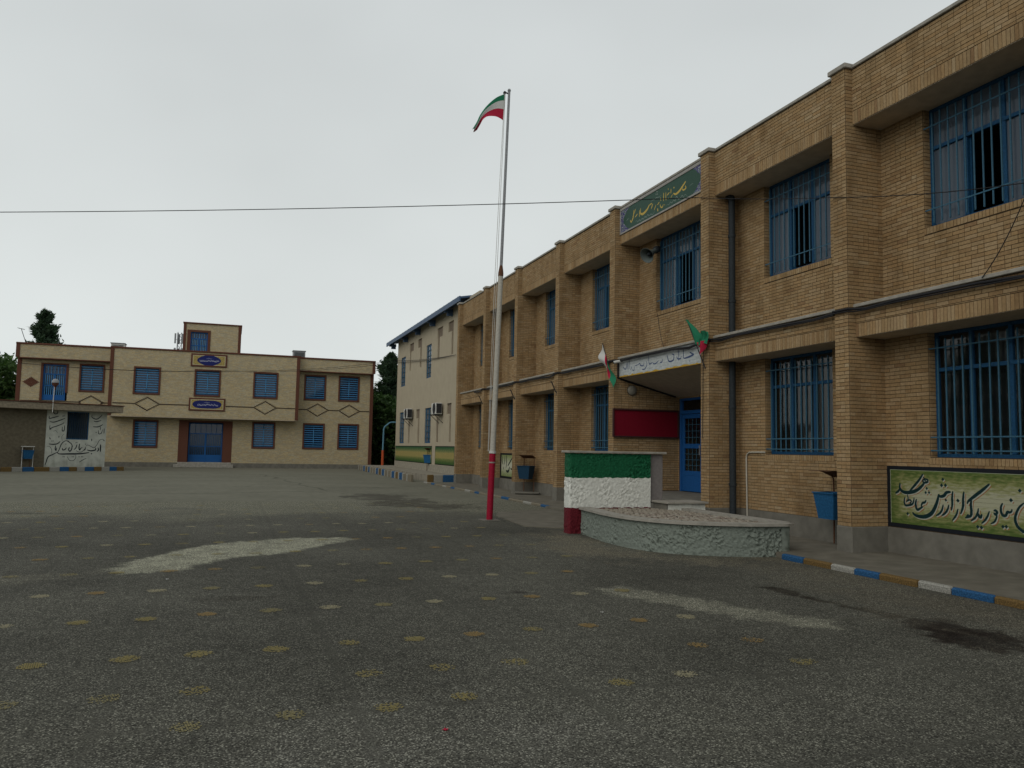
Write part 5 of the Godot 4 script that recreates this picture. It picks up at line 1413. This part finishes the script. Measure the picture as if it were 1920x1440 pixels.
# ---------------------------------------------------------------- things on the school wall
func wall_things():
	# tile sign over the entrance
	var z0: float = PZ[4] + 0.02; var z1: float = PZ[3] - PW - 0.02
	var s := thing("school_sign", "long green tile sign with golden Persian lettering above the entrance window", "sign", Vector3(BX, 7.27, (z0 + z1) / 2.0))
	var L := z1 - z0
	var fr := MB.new()
	fr.cbox(Vector3(-0.035, 0.005, -L / 2), Vector3(-0.001, 0.05, L / 2), 0.005); fr.cbox(Vector3(-0.035, 0.635, -L / 2), Vector3(-0.001, 0.71, L / 2), 0.005)
	fr.cbox(Vector3(-0.034, 0.05, -L / 2), Vector3(-0.001, 0.635, -L / 2 + 0.05), 0.005); fr.cbox(Vector3(-0.034, 0.05, L / 2 - 0.05), Vector3(-0.001, 0.635, L / 2), 0.005)
	part(s, "stone_frame", fr, mottled(0.30, 0.29, 0.27, 0.25, 0.5, 110, 0.8))
	var c := Canvas.new(L - 0.1, 0.585, 4.5)
	var nz := FastNoiseLite.new(); nz.seed = 41; nz.frequency = 0.014; nz.fractal_octaves = 2
	var W := (L - 0.1) * 1000.0
	for y in c.h:
		for x in c.w:
			var p := Vector2(x, y) * c.mm
			var col := srgb(0.024, 0.068, 0.046)
			var dx := minf(p.x, W - p.x); var dy := absf(p.y - 292.0)
			# cusped medallion between corner fields of blue and white arabesque
			if dx < 150 + 330 * pow(dy / 292.0, 1.6) - 30 * absf(sin(dy / 48.0)):
				var k := nz.get_noise_2d(p.x * 0.9, p.y * 0.9)
				col = srgb(0.05, 0.045, 0.15) if k < 0.02 else (srgb(0.36, 0.37, 0.40) if k < 0.26 else srgb(0.05, 0.10, 0.08))
			c.put(x, y, col)
	c.strokes(STROKES_SIGN_SMALL, srgb(0.26, 0.29, 0.27), Vector2(-68, -28), 1.9)
	c.strokes(STROKES_SIGN, srgb(0.47, 0.33, 0.06), Vector2(-68, -28), 2.0)
	var fc := MB.new(); fc.quad(Vector3(-0.022, 0.05, -L / 2 + 0.05), Vector3(-0.022, 0.05, L / 2 - 0.05), Vector3(-0.022, 0.635, L / 2 - 0.05), Vector3(-0.022, 0.635, -L / 2 + 0.05)); part(s, "tile_face", fc, c.material(0.45))
	# maroon notice board on the entrance's side wall
	var nb := thing("notice_board", "wide maroon notice board on the brick wall beside the entrance door", "notice board", Vector3(9.24, 1.97, -18.66))
	var b := MB.new(); b.box(Vector3(0.04, 0.03, 0.01), Vector3(1.90, 0.70, 0.045)); part(nb, "panel", b, M.maroon)
	b = MB.new(); b.cbox(Vector3(0, 0, 0.012), Vector3(1.94, 0.035, 0.075), 0.005); b.cbox(Vector3(0, 0.695, 0.012), Vector3(1.94, 0.735, 0.075), 0.005); b.cbox(Vector3(0, 0.035, 0.012), Vector3(0.035, 0.695, 0.075), 0.005); b.cbox(Vector3(1.905, 0.035, 0.012), Vector3(1.94, 0.695, 0.075), 0.005); part(nb, "frame", b, flat(0.05, 0.02, 0.02, 0.5))
	# horn loudspeaker before the window above the entrance
	var ls := thing("loudspeaker", "grey horn loudspeaker beside the window above the entrance", "loudspeaker", Vector3(9.93, 6.62, -17.62))
	var axis := Vector3(-0.80, -0.50, 0.30).normalized()
	var side := axis.cross(Vector3.UP).normalized()
	var bs := Basis(side, axis, side.cross(axis))
	var h := MB.new(); h.xf = Transform3D(bs, Vector3(-0.1, 0.03, 0.12))
	h.lathe([Vector2(0.055, 0.0), Vector2(0.06, 0.10), Vector2(0.09, 0.20), Vector2(0.14, 0.30), Vector2(0.185, 0.36), Vector2(0.195, 0.375), Vector2(0.187, 0.375), Vector2(0.135, 0.305), Vector2(0.085, 0.2), Vector2(0.05, 0.1)], 28)
	part(ls, "horn", h, mottled(0.10, 0.12, 0.115, 0.15, 0.4, 111, 0.6))
	h = MB.new(); h.xf = Transform3D(bs, Vector3(-0.1, 0.03, 0.12)); h.lathe([Vector2(0.0, 0.33), Vector2(0.04, 0.31), Vector2(0.055, 0.22), Vector2(0.03, 0.1)], 16); part(ls, "reflex_bell", h, M.pipe)
	h = MB.new(); h.xf = Transform3D(bs, Vector3(-0.1, 0.03, 0.12)); h.lathe([Vector2(0.0, -0.13), Vector2(0.08, -0.12), Vector2(0.09, -0.08), Vector2(0.09, -0.01), Vector2(0.055, 0.01)], 18); part(ls, "driver", h, M.pipe)
	h = MB.new(); h.tube([Vector3(-0.1, 0.03, 0.12), Vector3(-0.06, 0.14, 0.06), Vector3(0.09, 0.16, 0.02)], 0.02, 8); part(ls, "bracket", h, M.black_metal)
	# bullet camera by the painted beam
	var cc := thing("security_camera", "white bullet security camera at the corner of the painted beam", "camera", Vector3(BX - 0.02, 3.93, -18.5))
	var q := MB.new(); q.tube([Vector3(-0.08, -0.015, 0.05), Vector3(-0.18, -0.035, 0.0), Vector3(-0.22, -0.045, -0.02)], [0.036, 0.036, 0.034], 14); part(cc, "body", q, M.white_metal)
	q = MB.new(); q.tube([Vector3(-0.22, -0.045, -0.02), Vector3(-0.232, -0.048, -0.026)], 0.029, 12); part(cc, "lens", q, M.black_metal)
	q = MB.new(); q.tube([Vector3(0.01, -0.03, 0.06), Vector3(-0.06, -0.035, 0.05), Vector3(-0.1, -0.02, 0.04)], 0.02, 8); part(cc, "bracket", q, M.white_metal)
	# round bulkhead lamp inside the entrance
	var bl := thing("bulkhead_lamp", "unlit round lamp on the brick side wall of the entrance", "lamp", Vector3(9.80, 3.19, -18.66))
	q = MB.new(); q.xf = Transform3D(Basis(Vector3(1, 0, 0), PI / 2), Vector3.ZERO); q.lathe([Vector2(0.0, 0.10), Vector2(0.08, 0.09), Vector2(0.125, 0.05), Vector2(0.14, 0.0), Vector2(0.0, 0.0)], 20); part(bl, "cover", q, mottled(0.2, 0.19, 0.16, 0.15, 0.3, 112, 0.5))
	# two flags on short staffs at the entrance pilasters
	wall_flag("wall_flag", "furled green, white and red flag hanging beside the blue window left of the painted beam", Vector3(PX - 0.02, 3.45, -18.72), Vector3(-0.17, 0.98, -0.28), 0)
	wall_flag("wall_flag", "wind-twisted green and red flag tied at the pilaster right of the painted beam", Vector3(PX - 0.02, 3.36, -14.40), Vector3(-0.17, 1.09, -0.45), 1)

func wall_flag(called: String, label: String, at: Vector3, reach: Vector3, kind: int):
	var s := thing(called, label, "flag", at, 0.0, "flags at the entrance")
	var m := MB.new(); m.tube([Vector3.ZERO, reach], 0.011, 8); part(s, "staff", m, M.black_metal)
	var cols: Array = [[M.cloth_white, M.cloth_red, M.cloth_green], [M.cloth_green, M.cloth_green, M.cloth_red]][kind]
	var names := ["green_stripe", "white_stripe", "red_stripe"]
	if kind == 0:
		for k in 3:
			# limp cloth: hangs from the staff's upper half in narrow folds
			var g := MB.new()
			g.grid(14, 14, func(a: float, t: float) -> Vector3:
				var v := (k + a) / 3.0
				var p := reach * lerpf(1.0, 0.38, v)
				var drop := t * (0.46 + 0.16 * v)
				var open := sin(clampf(t * 1.1, 0.0, 1.0) * PI * 0.55)
				return p + Vector3(0.05 * sin(t * 6.0 + v * 5.0) * open, -drop, (0.36 - 0.60 * v + 0.10 * sin(v * 9.0 + t * 3.0)) * open * -0.72 + 0.16 * open))
			part(s, [names[1], names[2], names[0]][k], g, cols[k])
	else:
		var shape := [[Vector2(0.0, 1.09), Vector2(0.10, 0.9), Vector2(0.20, 0.66), Vector2(0.30, 0.50)], [Vector2(0.0, 1.09), Vector2(0.03, 0.86), Vector2(0.10, 0.64), Vector2(0.18, 0.50)]]
		for k in 3:
			var g := MB.new()
			g.grid(10, 12, func(a: float, t: float) -> Vector3:
				if k == 0:      # upper tongue of green along the staff
					return Vector3(-0.17 + 0.10 * t + 0.04 * sin(a * 6.0 + t * 4.0), lerpf(1.09, 0.52, t), -0.45 + lerpf(0.0, 0.34, t) + (a - 0.35) * 0.30 * sin(t * PI * 0.55))
				if k == 1:      # rounded green bunch
					return Vector3(-0.13 + 0.07 * sin(a * PI) * sin(t * PI) + 0.02 * sin(a * 14.0), 0.73 - 0.25 * t + 0.05 * sin(a * PI), lerpf(-0.04, 0.27, a) + 0.03 * sin(t * 5.0))
				return Vector3(-0.12 + 0.05 * sin(a * 9.0), 0.56 - t * 0.30 * (1.0 - absf(a - 0.5) * 1.5), lerpf(-0.14, 0.30, a) * (1.0 - 0.35 * t)))
			part(s, ["green_stripe", "green_bunch", "red_stripe"][k], g, cols[k])

# ---------------------------------------------------------------- litter bins
func make_bin(called: String, label: String, at: Vector3, turn: float, hooded: bool, paint: Material = M.bin_blue) -> Node3D:
	var s := thing(called, label, "litter bin", at, turn, "blue litter bins")
	var m := MB.new()
	# tub tapering downwards: open top, local front is +z
	var t := [Vector2(0.25, 0.19), Vector2(0.185, 0.14)]
	var ys := [0.88, 0.45]
	for k in 4:
		var c := [Vector2(-1, 1), Vector2(1, 1), Vector2(1, -1), Vector2(-1, -1)]
		var a: Vector2 = c[k]; var b: Vector2 = c[(k + 1) % 4]
		for inset in [0.0, 0.012]:
			var lo := [Vector3(a.x * (t[1].x - inset), ys[1], a.y * (t[1].y - inset)), Vector3(b.x * (t[1].x - inset), ys[1], b.y * (t[1].y - inset))]
			var hi := [Vector3(a.x * (t[0].x - inset), ys[0], a.y * (t[0].y - inset)), Vector3(b.x * (t[0].x - inset), ys[0], b.y * (t[0].y - inset))]
			if inset == 0.0: m.quad(lo[0], lo[1], hi[1], hi[0])
			else: m.quad(lo[1], lo[0], hi[0], hi[1])
	m.box(Vector3(-t[1].x, ys[1] - 0.01, -t[1].y), Vector3(t[1].x, ys[1] + 0.004, t[1].y))
	part(s, "tub", m, paint)
	m = MB.new()
	for k in 2:
		var z := (k * 2 - 1) * 0.195
		m.box(Vector3(-0.262, 0.868, z - 0.012), Vector3(0.262, 0.892, z + 0.012)); m.box(Vector3((k * 2 - 1) * 0.25 - 0.012, 0.866, -0.18), Vector3((k * 2 - 1) * 0.25 + 0.012, 0.89, 0.18))
	part(s, "rim", m, paint)
	for k in 2:
		m = MB.new(); var x := (k * 2 - 1) * 0.20
		var pts := [Vector3(x, 0, -0.205), Vector3(x, 0.9, -0.212)]
		if hooded: pts.append_array([Vector3(x, 1.1, -0.21), Vector3(x, 1.2, -0.17), Vector3(x, 1.25, -0.06)])
		m.tube(pts, 0.014, 8); part(s, "post", m, M.rust)
	if hooded:
		m = MB.new()
		m.grid(6, 10, func(a: float, b: float) -> Vector3: return Vector3(lerpf(-0.27, 0.27, a), 1.14 + 0.12 * sin(clampf(b, 0.0, 1.0) * PI * 0.62), lerpf(-0.24, 0.28, b)))
		part(s, "hood", m, M.rust)
	return s

func bins():
	make_bin("litter_bin", "blue litter bin with rusty hood half hidden behind the near pilaster", Vector3(9.72, 0.08, -11.2), -PI / 2, true)
	make_bin("litter_bin", "dark blue hooded litter bin standing on a concrete block between brick pilasters", Vector3(9.55, 0.16, -25.85), -0.9, true, M.bin_dark)
	make_bin("litter_bin", "blue litter bin with curled hood before the wheat field mural", Vector3(10.25, 0.33, -43.2), -0.7, true)
	var k := get_node("gate_kiosk") as Node3D
	var b := make_bin("litter_bin", "small blue litter bin in a white frame beside the lettered kiosk wall", k.transform * Vector3(-0.9, 0.2, 0.28), deg_to_rad(30), false)
	var m := MB.new()
	for x in [-0.26, 0.26]: m.box(Vector3(x - 0.015, 0, -0.015), Vector3(x + 0.015, 1.06, 0.015))
	m.box(Vector3(-0.275, 1.06, -0.18), Vector3(0.275, 1.10, 0.15)); part(b, "white_frame", m, M.white_metal)
	# the block under the second bin
	var s := thing("concrete_block", "loose concrete slab under the dark blue bin", "block", Vector3(9.6, 0.1, -25.85), -0.35)
	var q := MB.new(); q.cbox(Vector3(-0.42, 0, -0.26), Vector3(0.42, 0.06, 0.26), 0.02); part(s, "slab", q, M.concrete)
	# blue and orange post by the far pavement
	var p := thing("bent_post", "slender post, orange below and blue above, with an arm bent to the right", "post", Vector3(9.92, 0.33, -55.6))
	q = MB.new(); q.tube([Vector3(0, 0, 0), Vector3(0, 1.05, 0)], 0.085, 12); part(p, "orange_foot", q, mottled(0.40, 0.075, 0.025, 0.15, 0.6, 120, 0.6))
	q = MB.new(); q.tube([Vector3(0, 1.05, 0), Vector3(0.02, 2.5, 0), Vector3(0.1, 2.68, 0), Vector3(0.42, 2.96, 0), Vector3(0.55, 3.0, 0), Vector3(1.1, 3.0, 0)], 0.055, 10); part(p, "blue_arm", q, mottled(0.10, 0.22, 0.30, 0.15, 0.6, 121, 0.6))

# ---------------------------------------------------------------- roofs, wires, trees
func roof_things():
	for k in 2:
		var s := thing("roof_cooler", ["grey evaporative cooler on the flat roof right of the stair house", "pale evaporative cooler low on the roof left of the stair house"][k], "cooler", [Vector3(4.28, 7.3, -59.2), Vector3(-7.5, 7.3, -59.4)][k], 0.0, "coolers on the roof")
		var h: float = [1.02, 0.88][k]
		var m := MB.new(); m.cbox(Vector3(-0.42, 0.2, -0.4), Vector3(0.42, h, 0.4), 0.02); part(s, "cabinet", m, M.grey_metal if k == 0 else M.white_metal)
		m = MB.new()
		for i in 6: m.box(Vector3(-0.34, h - 0.48 + i * 0.07, 0.4), Vector3(0.34, h - 0.45 + i * 0.07, 0.42))
		part(s, "louvre", m, M.pipe)
		m = MB.new(); m.box(Vector3(-0.46, h, -0.44), Vector3(0.46, h + 0.05, 0.44)); part(s, "lid", m, M.grey_metal)
		for x in [-0.36, 0.36]:
			m = MB.new()
			for z in [-0.35, 0.35]: m.box(Vector3(x - 0.03, 0.0, z - 0.03), Vector3(x + 0.03, 0.2, z + 0.03))
			part(s, "leg", m, M.black_metal)
	var a := thing("roof_aerial", "thin bent television aerial at the roof corner by the tall cypress", "aerial", Vector3(-13.0, 7.3, -60.0))
	var q := MB.new(); q.tube([Vector3(0, 0, 0), Vector3(-0.12, 0.75, 0), Vector3(-0.42, 1.62, 0)], 0.02, 6); part(a, "mast", q, M.black_metal)
	q = MB.new(); q.tube([Vector3(-0.62, 1.66, 0), Vector3(-0.22, 1.58, 0)], 0.016, 6)
	for i in 4: q.tube([Vector3(-0.58 + i * 0.1, 1.65 - i * 0.02, -0.25), Vector3(-0.58 + i * 0.1, 1.65 - i * 0.02, 0.25)], 0.01, 5)
	part(a, "boom", q, M.black_metal)
	var t := thing("telecom_mast", "distant lattice telecom mast with antennas above the brick block roof", "mast", Vector3(-7.1, 0, -112.0))
	q = MB.new()
	for c in 3:
		var d := Vector2.from_angle(c * TAU / 3) * 0.32
		q.tube([Vector3(d.x, -0.05, d.y), Vector3(d.x, 15.9, d.y)], 0.06, 6)
		var e := Vector2.from_angle((c + 1) * TAU / 3) * 0.32
		for k in 20: q.tube([Vector3(d.x, k * 0.8, d.y), Vector3(e.x, k * 0.8 + 0.8, e.y)], 0.03, 5)
	part(t, "lattice", q, M.grey_metal)
	for c in 3:
		var d := Vector2.from_angle(c * TAU / 3 + 0.5) * 0.5
		q = MB.new()
		q.box(Vector3(d.x - 0.1, 14.5, d.y - 0.1), Vector3(d.x + 0.1, 15.8, d.y + 0.1)); q.box(Vector3(d.x - 0.12, 13.2, d.y - 0.12), Vector3(d.x + 0.12, 13.9, d.y + 0.12))
		q.tube([Vector3(0, 15.0, 0), Vector3(d.x, 15.0, d.y)], 0.03, 5); q.tube([Vector3(0, 13.5, 0), Vector3(d.x, 13.5, d.y)], 0.03, 5)
		part(t, "antenna_panel", q, M.grey_metal)

func sag(a: Vector3, b: Vector3, drop: float, count := 16) -> Array:
	var p := []
	for i in count + 1:
		var t := float(i) / count
		p.append(a.lerp(b, t) - Vector3(0, drop * 4.0 * t * (1.0 - t), 0))
	return p

func wires():
	# overhead wire from beyond the yard to the pilaster, and on along the wall
	var s := thing("overhead_wire", "long thin wire across the sky to the school wall", "wire", Vector3(9.28, 7.1, -14.7))
	var m := MB.new(); m.tube(sag(Vector3(-16.0, 6.52, -24.0), Vector3(9.27, 7.10, -14.68), 0.20, 30), 0.009, 6)
	wpart(s, "span", m, M.cable)
	m = MB.new(); m.tube(sag(Vector3(9.27, 7.10, -14.68), Vector3(9.27, 5.85, -10.45), 0.03, 8) + sag(Vector3(9.27, 5.85, -10.45), Vector3(9.42, 5.1, -7.2), 0.05, 8), 0.007, 6); wpart(s, "wall_run", m, M.cable)
	m = MB.new(); m.tube(sag(Vector3(9.42, 5.1, -7.2), Vector3(9.37, 4.0, -7.9), 0.1, 8), 0.007, 6); wpart(s, "drop", m, M.cable)
	# bundle of cables below the ledge
	s = thing("ledge_cable", "dark cable bundle running under the ledge of the brick school", "cable", Vector3(9.35, 3.95, -12.0))
	m = MB.new()
	var pts := []
	for k in range(1, 8):
		var z: float = PZ[k]
		pts.append_array([Vector3(9.372, 3.955, z + 0.9), Vector3(9.375, 3.93, z + 0.3), Vector3(9.36, 3.95, z + 0.07), Vector3(9.272, 3.955, z + 0.02), Vector3(9.272, 3.955, z - PW - 0.02), Vector3(9.36, 3.95, z - PW - 0.07), Vector3(9.375, 3.925 - 0.02 * (k % 2), z - 0.9), Vector3(9.372, 3.94, z - 1.6)])
	m.tube(pts, 0.022, 7); wpart(s, "bundle", m, M.cable)
	m = MB.new()
	var p2 := []
	for p in pts: p2.append(p + Vector3(-0.012, -0.03 + 0.012 * sin(p.z * 5.0), 0))
	m.tube(p2, 0.012, 6); wpart(s, "second_cable", m, M.cable)
	m = MB.new(); m.tube(sag(Vector3(9.9, 5.05, -17.5), Vector3(9.37, 3.97, -16.2), 0.18, 8), 0.006, 6); wpart(s, "loudspeaker_lead", m, M.cable)
	m = MB.new(); m.tube([Vector3(9.40, 3.93, -18.66), Vector3(9.40, 3.5, -18.655), Vector3(9.6, 3.44, -18.645), Vector3(10.3, 3.27, -18.645), Vector3(11.1, 3.07, -18.645)], 0.025, 7); wpart(s, "entrance_cable", m, M.cable)
	m = MB.new(); m.tube(sag(Vector3(9.27, 3.95, -14.46), Vector3(9.275, 1.9, -14.5), 0.0, 6), 0.006, 6); wpart(s, "hanging_end", m, M.cable)
	# wires between the two far buildings
	s = thing("far_wire", "pair of thin wires slung along the far building fronts", "wire", Vector3(9.4, 6.9, -57.0))
	for k in 2:
		m = MB.new(); m.tube(sag(Vector3(-13.0, 6.4, -56.9 + k * 0.06), Vector3(-1.0, 6.45 + k * 0.04, -56.95 + k * 0.06), 0.2, 10) + sag(Vector3(-1.0, 6.45 + k * 0.04, -56.95 + k * 0.06), Vector3(10.25, 7.3 + k * 0.14, -53.3), 0.25, 12) + sag(Vector3(10.25, 7.3 + k * 0.14, -53.3), Vector3(10.24, 6.2, -38.0), 0.1, 8), 0.012, 5); wpart(s, "wire", m, M.cable)
	for k in 3:                                      # lamp arms on the far pilasters
		var z: float = [PZ[5], PZ[6], PZ[7]][k]
		var t := thing("bracket_arm", "short dark bracket arm on the %s brick pilaster beyond the entrance" % ["first", "second", "third"][k], "bracket", Vector3(PX, 3.35, z - 0.12), 0.0, "bracket arms on the pilasters")
		var q := MB.new(); q.tube([Vector3(0, 0, 0), Vector3(-0.05, 0.05, 0), Vector3(-0.16, 0.3, 0.0), Vector3(-0.2, 0.34, 0)], 0.018, 7); part(t, "arm", q, M.black_metal)
		q = MB.new(); q.box(Vector3(-0.008, -0.08, -0.03), Vector3(0.01, 0.08, 0.03)); part(t, "plate", q, M.black_metal)

func tree(called: String, label: String, at: Vector3, height: float, radius: float, conifer: bool, count: int, seed_: int, low := 0.1, group := ""):
	var r := RandomNumberGenerator.new(); r.seed = seed_
	var s := thing(called, label, "tree", at, 0.0, group)
	var m := MB.new()
	m.tube([Vector3(0, -0.1, 0), Vector3(0.05, height * 0.4, 0.03), Vector3(0.0, height * 0.93, 0.0)], [radius * 0.11 + 0.04, radius * 0.07 + 0.03, 0.02], 9)
	var limbs := []
	var nl := 46 if conifer else 26
	for k in nl:
		var f := low + (0.97 - low) * (k + r.randf()) / nl
		var reach: float
		if conifer: reach = radius * pow(1.0 - f, 0.75) * r.randf_range(0.55, 1.12) * minf(1.0, (f - low) * 7.0 + 0.45)
		else: reach = radius * sqrt(maxf(0.02, 1.0 - pow((f - 0.55) / 0.5, 2.0))) * r.randf_range(0.6, 1.05)
		var a := k * 2.399 + r.randf() * 0.7
		var p0 := Vector3(0, height * (f - (0.0 if conifer else 0.12)), 0)
		var p1 := p0 + Vector3(cos(a) * reach, (reach * 0.35 if conifer else height * 0.12), sin(a) * reach)
		m.tube([p0, p0.lerp(p1, 0.5) + Vector3(0, 0.05, 0), p1], [0.05, 0.03, 0.012], 5)
		limbs.append([p0, p1, reach])
	part(s, "trunk", m, M.bark)
	var crowns := [MB.new(), MB.new(), MB.new()]
	for i in count:
		var l: Array = limbs[r.randi() % limbs.size()]
		var t := sqrt(r.randf())
		var spread: float = (0.16 + l[2] * 0.16) if conifer else (0.30 + l[2] * 0.22)
		var p: Vector3 = l[0].lerp(l[1], t) + Vector3(r.randfn(), r.randfn() * 0.8, r.randfn()) * spread * 0.6
		var d: Vector3 = (Vector3(r.randfn(), r.randfn() * 0.6, r.randfn()) + (l[1] - l[0]).normalized() * 1.2 + Vector3(0, 0.5 if conifer else 0.0, 0)).normalized()
		var sz := (0.26 if conifer else 0.20) * r.randf_range(0.6, 1.4)
		var w: Vector3 = d.cross(Vector3(r.randfn(), r.randfn(), r.randfn())).normalized() * sz * (0.22 if conifer else 0.5)
		var c: MB = crowns[r.randi() % 3]
		c.quad(p - d * sz * 0.5, p + w, p + d * sz, p - w)
	for k in 3: part(s, "crown", crowns[k], (M.leaf_pine if conifer else M.leaf_broad)[k])

func trees():
	tree("cypress_tree", "tall dark cypress standing up behind the left roof end", Vector3(-13.75, 0, -68.5), 11.6, 2.9, true, 12000, 1, 0.25)
	tree("pine_tree", "dark pine rising beside the far corner of the brick block", Vector3(12.1, 0, -65.5), 9.4, 2.9, true, 14000, 2, 0.12)
	tree("bushy_tree", "bushy green tree at the left end of the brick block", Vector3(-15.6, 0, -62.0), 7.6, 2.4, false, 9000, 3, 0.2)
	tree("bushy_tree", "dark leafy tree in the gap behind the bent post", Vector3(11.3, 0, -63.0), 5.6, 2.4, false, 9000, 4, 0.12)
	tree("bushy_tree", "dense low tree filling the gap beside the plastered wall", Vector3(13.4, 0, -60.5), 5.0, 2.2, false, 8000, 5, 0.1)
	tree("bushy_tree", "tall leafy tree far behind the left roof end", Vector3(-17.4, 0, -70.0), 8.4, 3.0, false, 8000, 6, 0.2)
	tree("young_cypress", "tip of a young cypress showing above the left roof", Vector3(-12.3, 0, -73.0), 9.2, 0.8, true, 2200, 7, 0.3, "young cypresses behind the roof")
	tree("young_cypress", "tip of a young cypress showing above the left roof", Vector3(-11.2, 0, -73.5), 9.4, 0.8, true, 2200, 8, 0.3, "young cypresses behind the roof")
	# trees along the yard's left side, beyond the picture: the lower panes mirror them
	for k in 8:
		tree("yard_tree", "broad leafy tree in the row along the open side of the yard", Vector3(-23.0 - 2.0 * (k % 2), 0, 4.0 - k * 6.2), 9.0 + (k * 7 % 4) * 0.5, 3.9, false, 4500, 20 + k, 0.15, "trees along the open side of the yard")
	# garden wall that closes the gap between the far buildings
	var w := thing("garden_wall", "low dark wall in the gap between the far buildings", "wall", Vector3(12.0, 0, -70.0))
	var m := MB.new(); m.cbox(Vector3(-2.6, -0.05, -0.1), Vector3(6.0, 2.2, 0.1), 0.02); part(w, "wall_body", m, M.kiosk_grey)
	m = MB.new(); m.cbox(Vector3(-2.65, 2.2, -0.15), Vector3(6.05, 2.28, 0.15), 0.02); part(w, "wall_cap", m, M.concrete)

func litter():
	var spots_ := [[Vector3(-0.65, 0, -10.35), "white paper scrap on the asphalt below the cement patch", M.white_metal], [Vector3(3.55, 0, -7.35), "white paper scrap on the asphalt near the pale cement strip", M.white_metal], [Vector3(1.22, 0, -4.55), "tiny red wrapper lying on the dark asphalt", M.cloth_red]]
	for q in spots_:
		var s := thing("paper_scrap", q[1], "litter", q[0], rng.randf() * TAU, "litter on the yard")
		var m := MB.new()
		m.grid(5, 5, func(a: float, b: float) -> Vector3: return Vector3((a - 0.5) * 0.032, 0.006 + 0.006 * sin(a * 9.0) * cos(b * 7.0), (b - 0.5) * 0.024))
		part(s, "sheet", m, q[2])
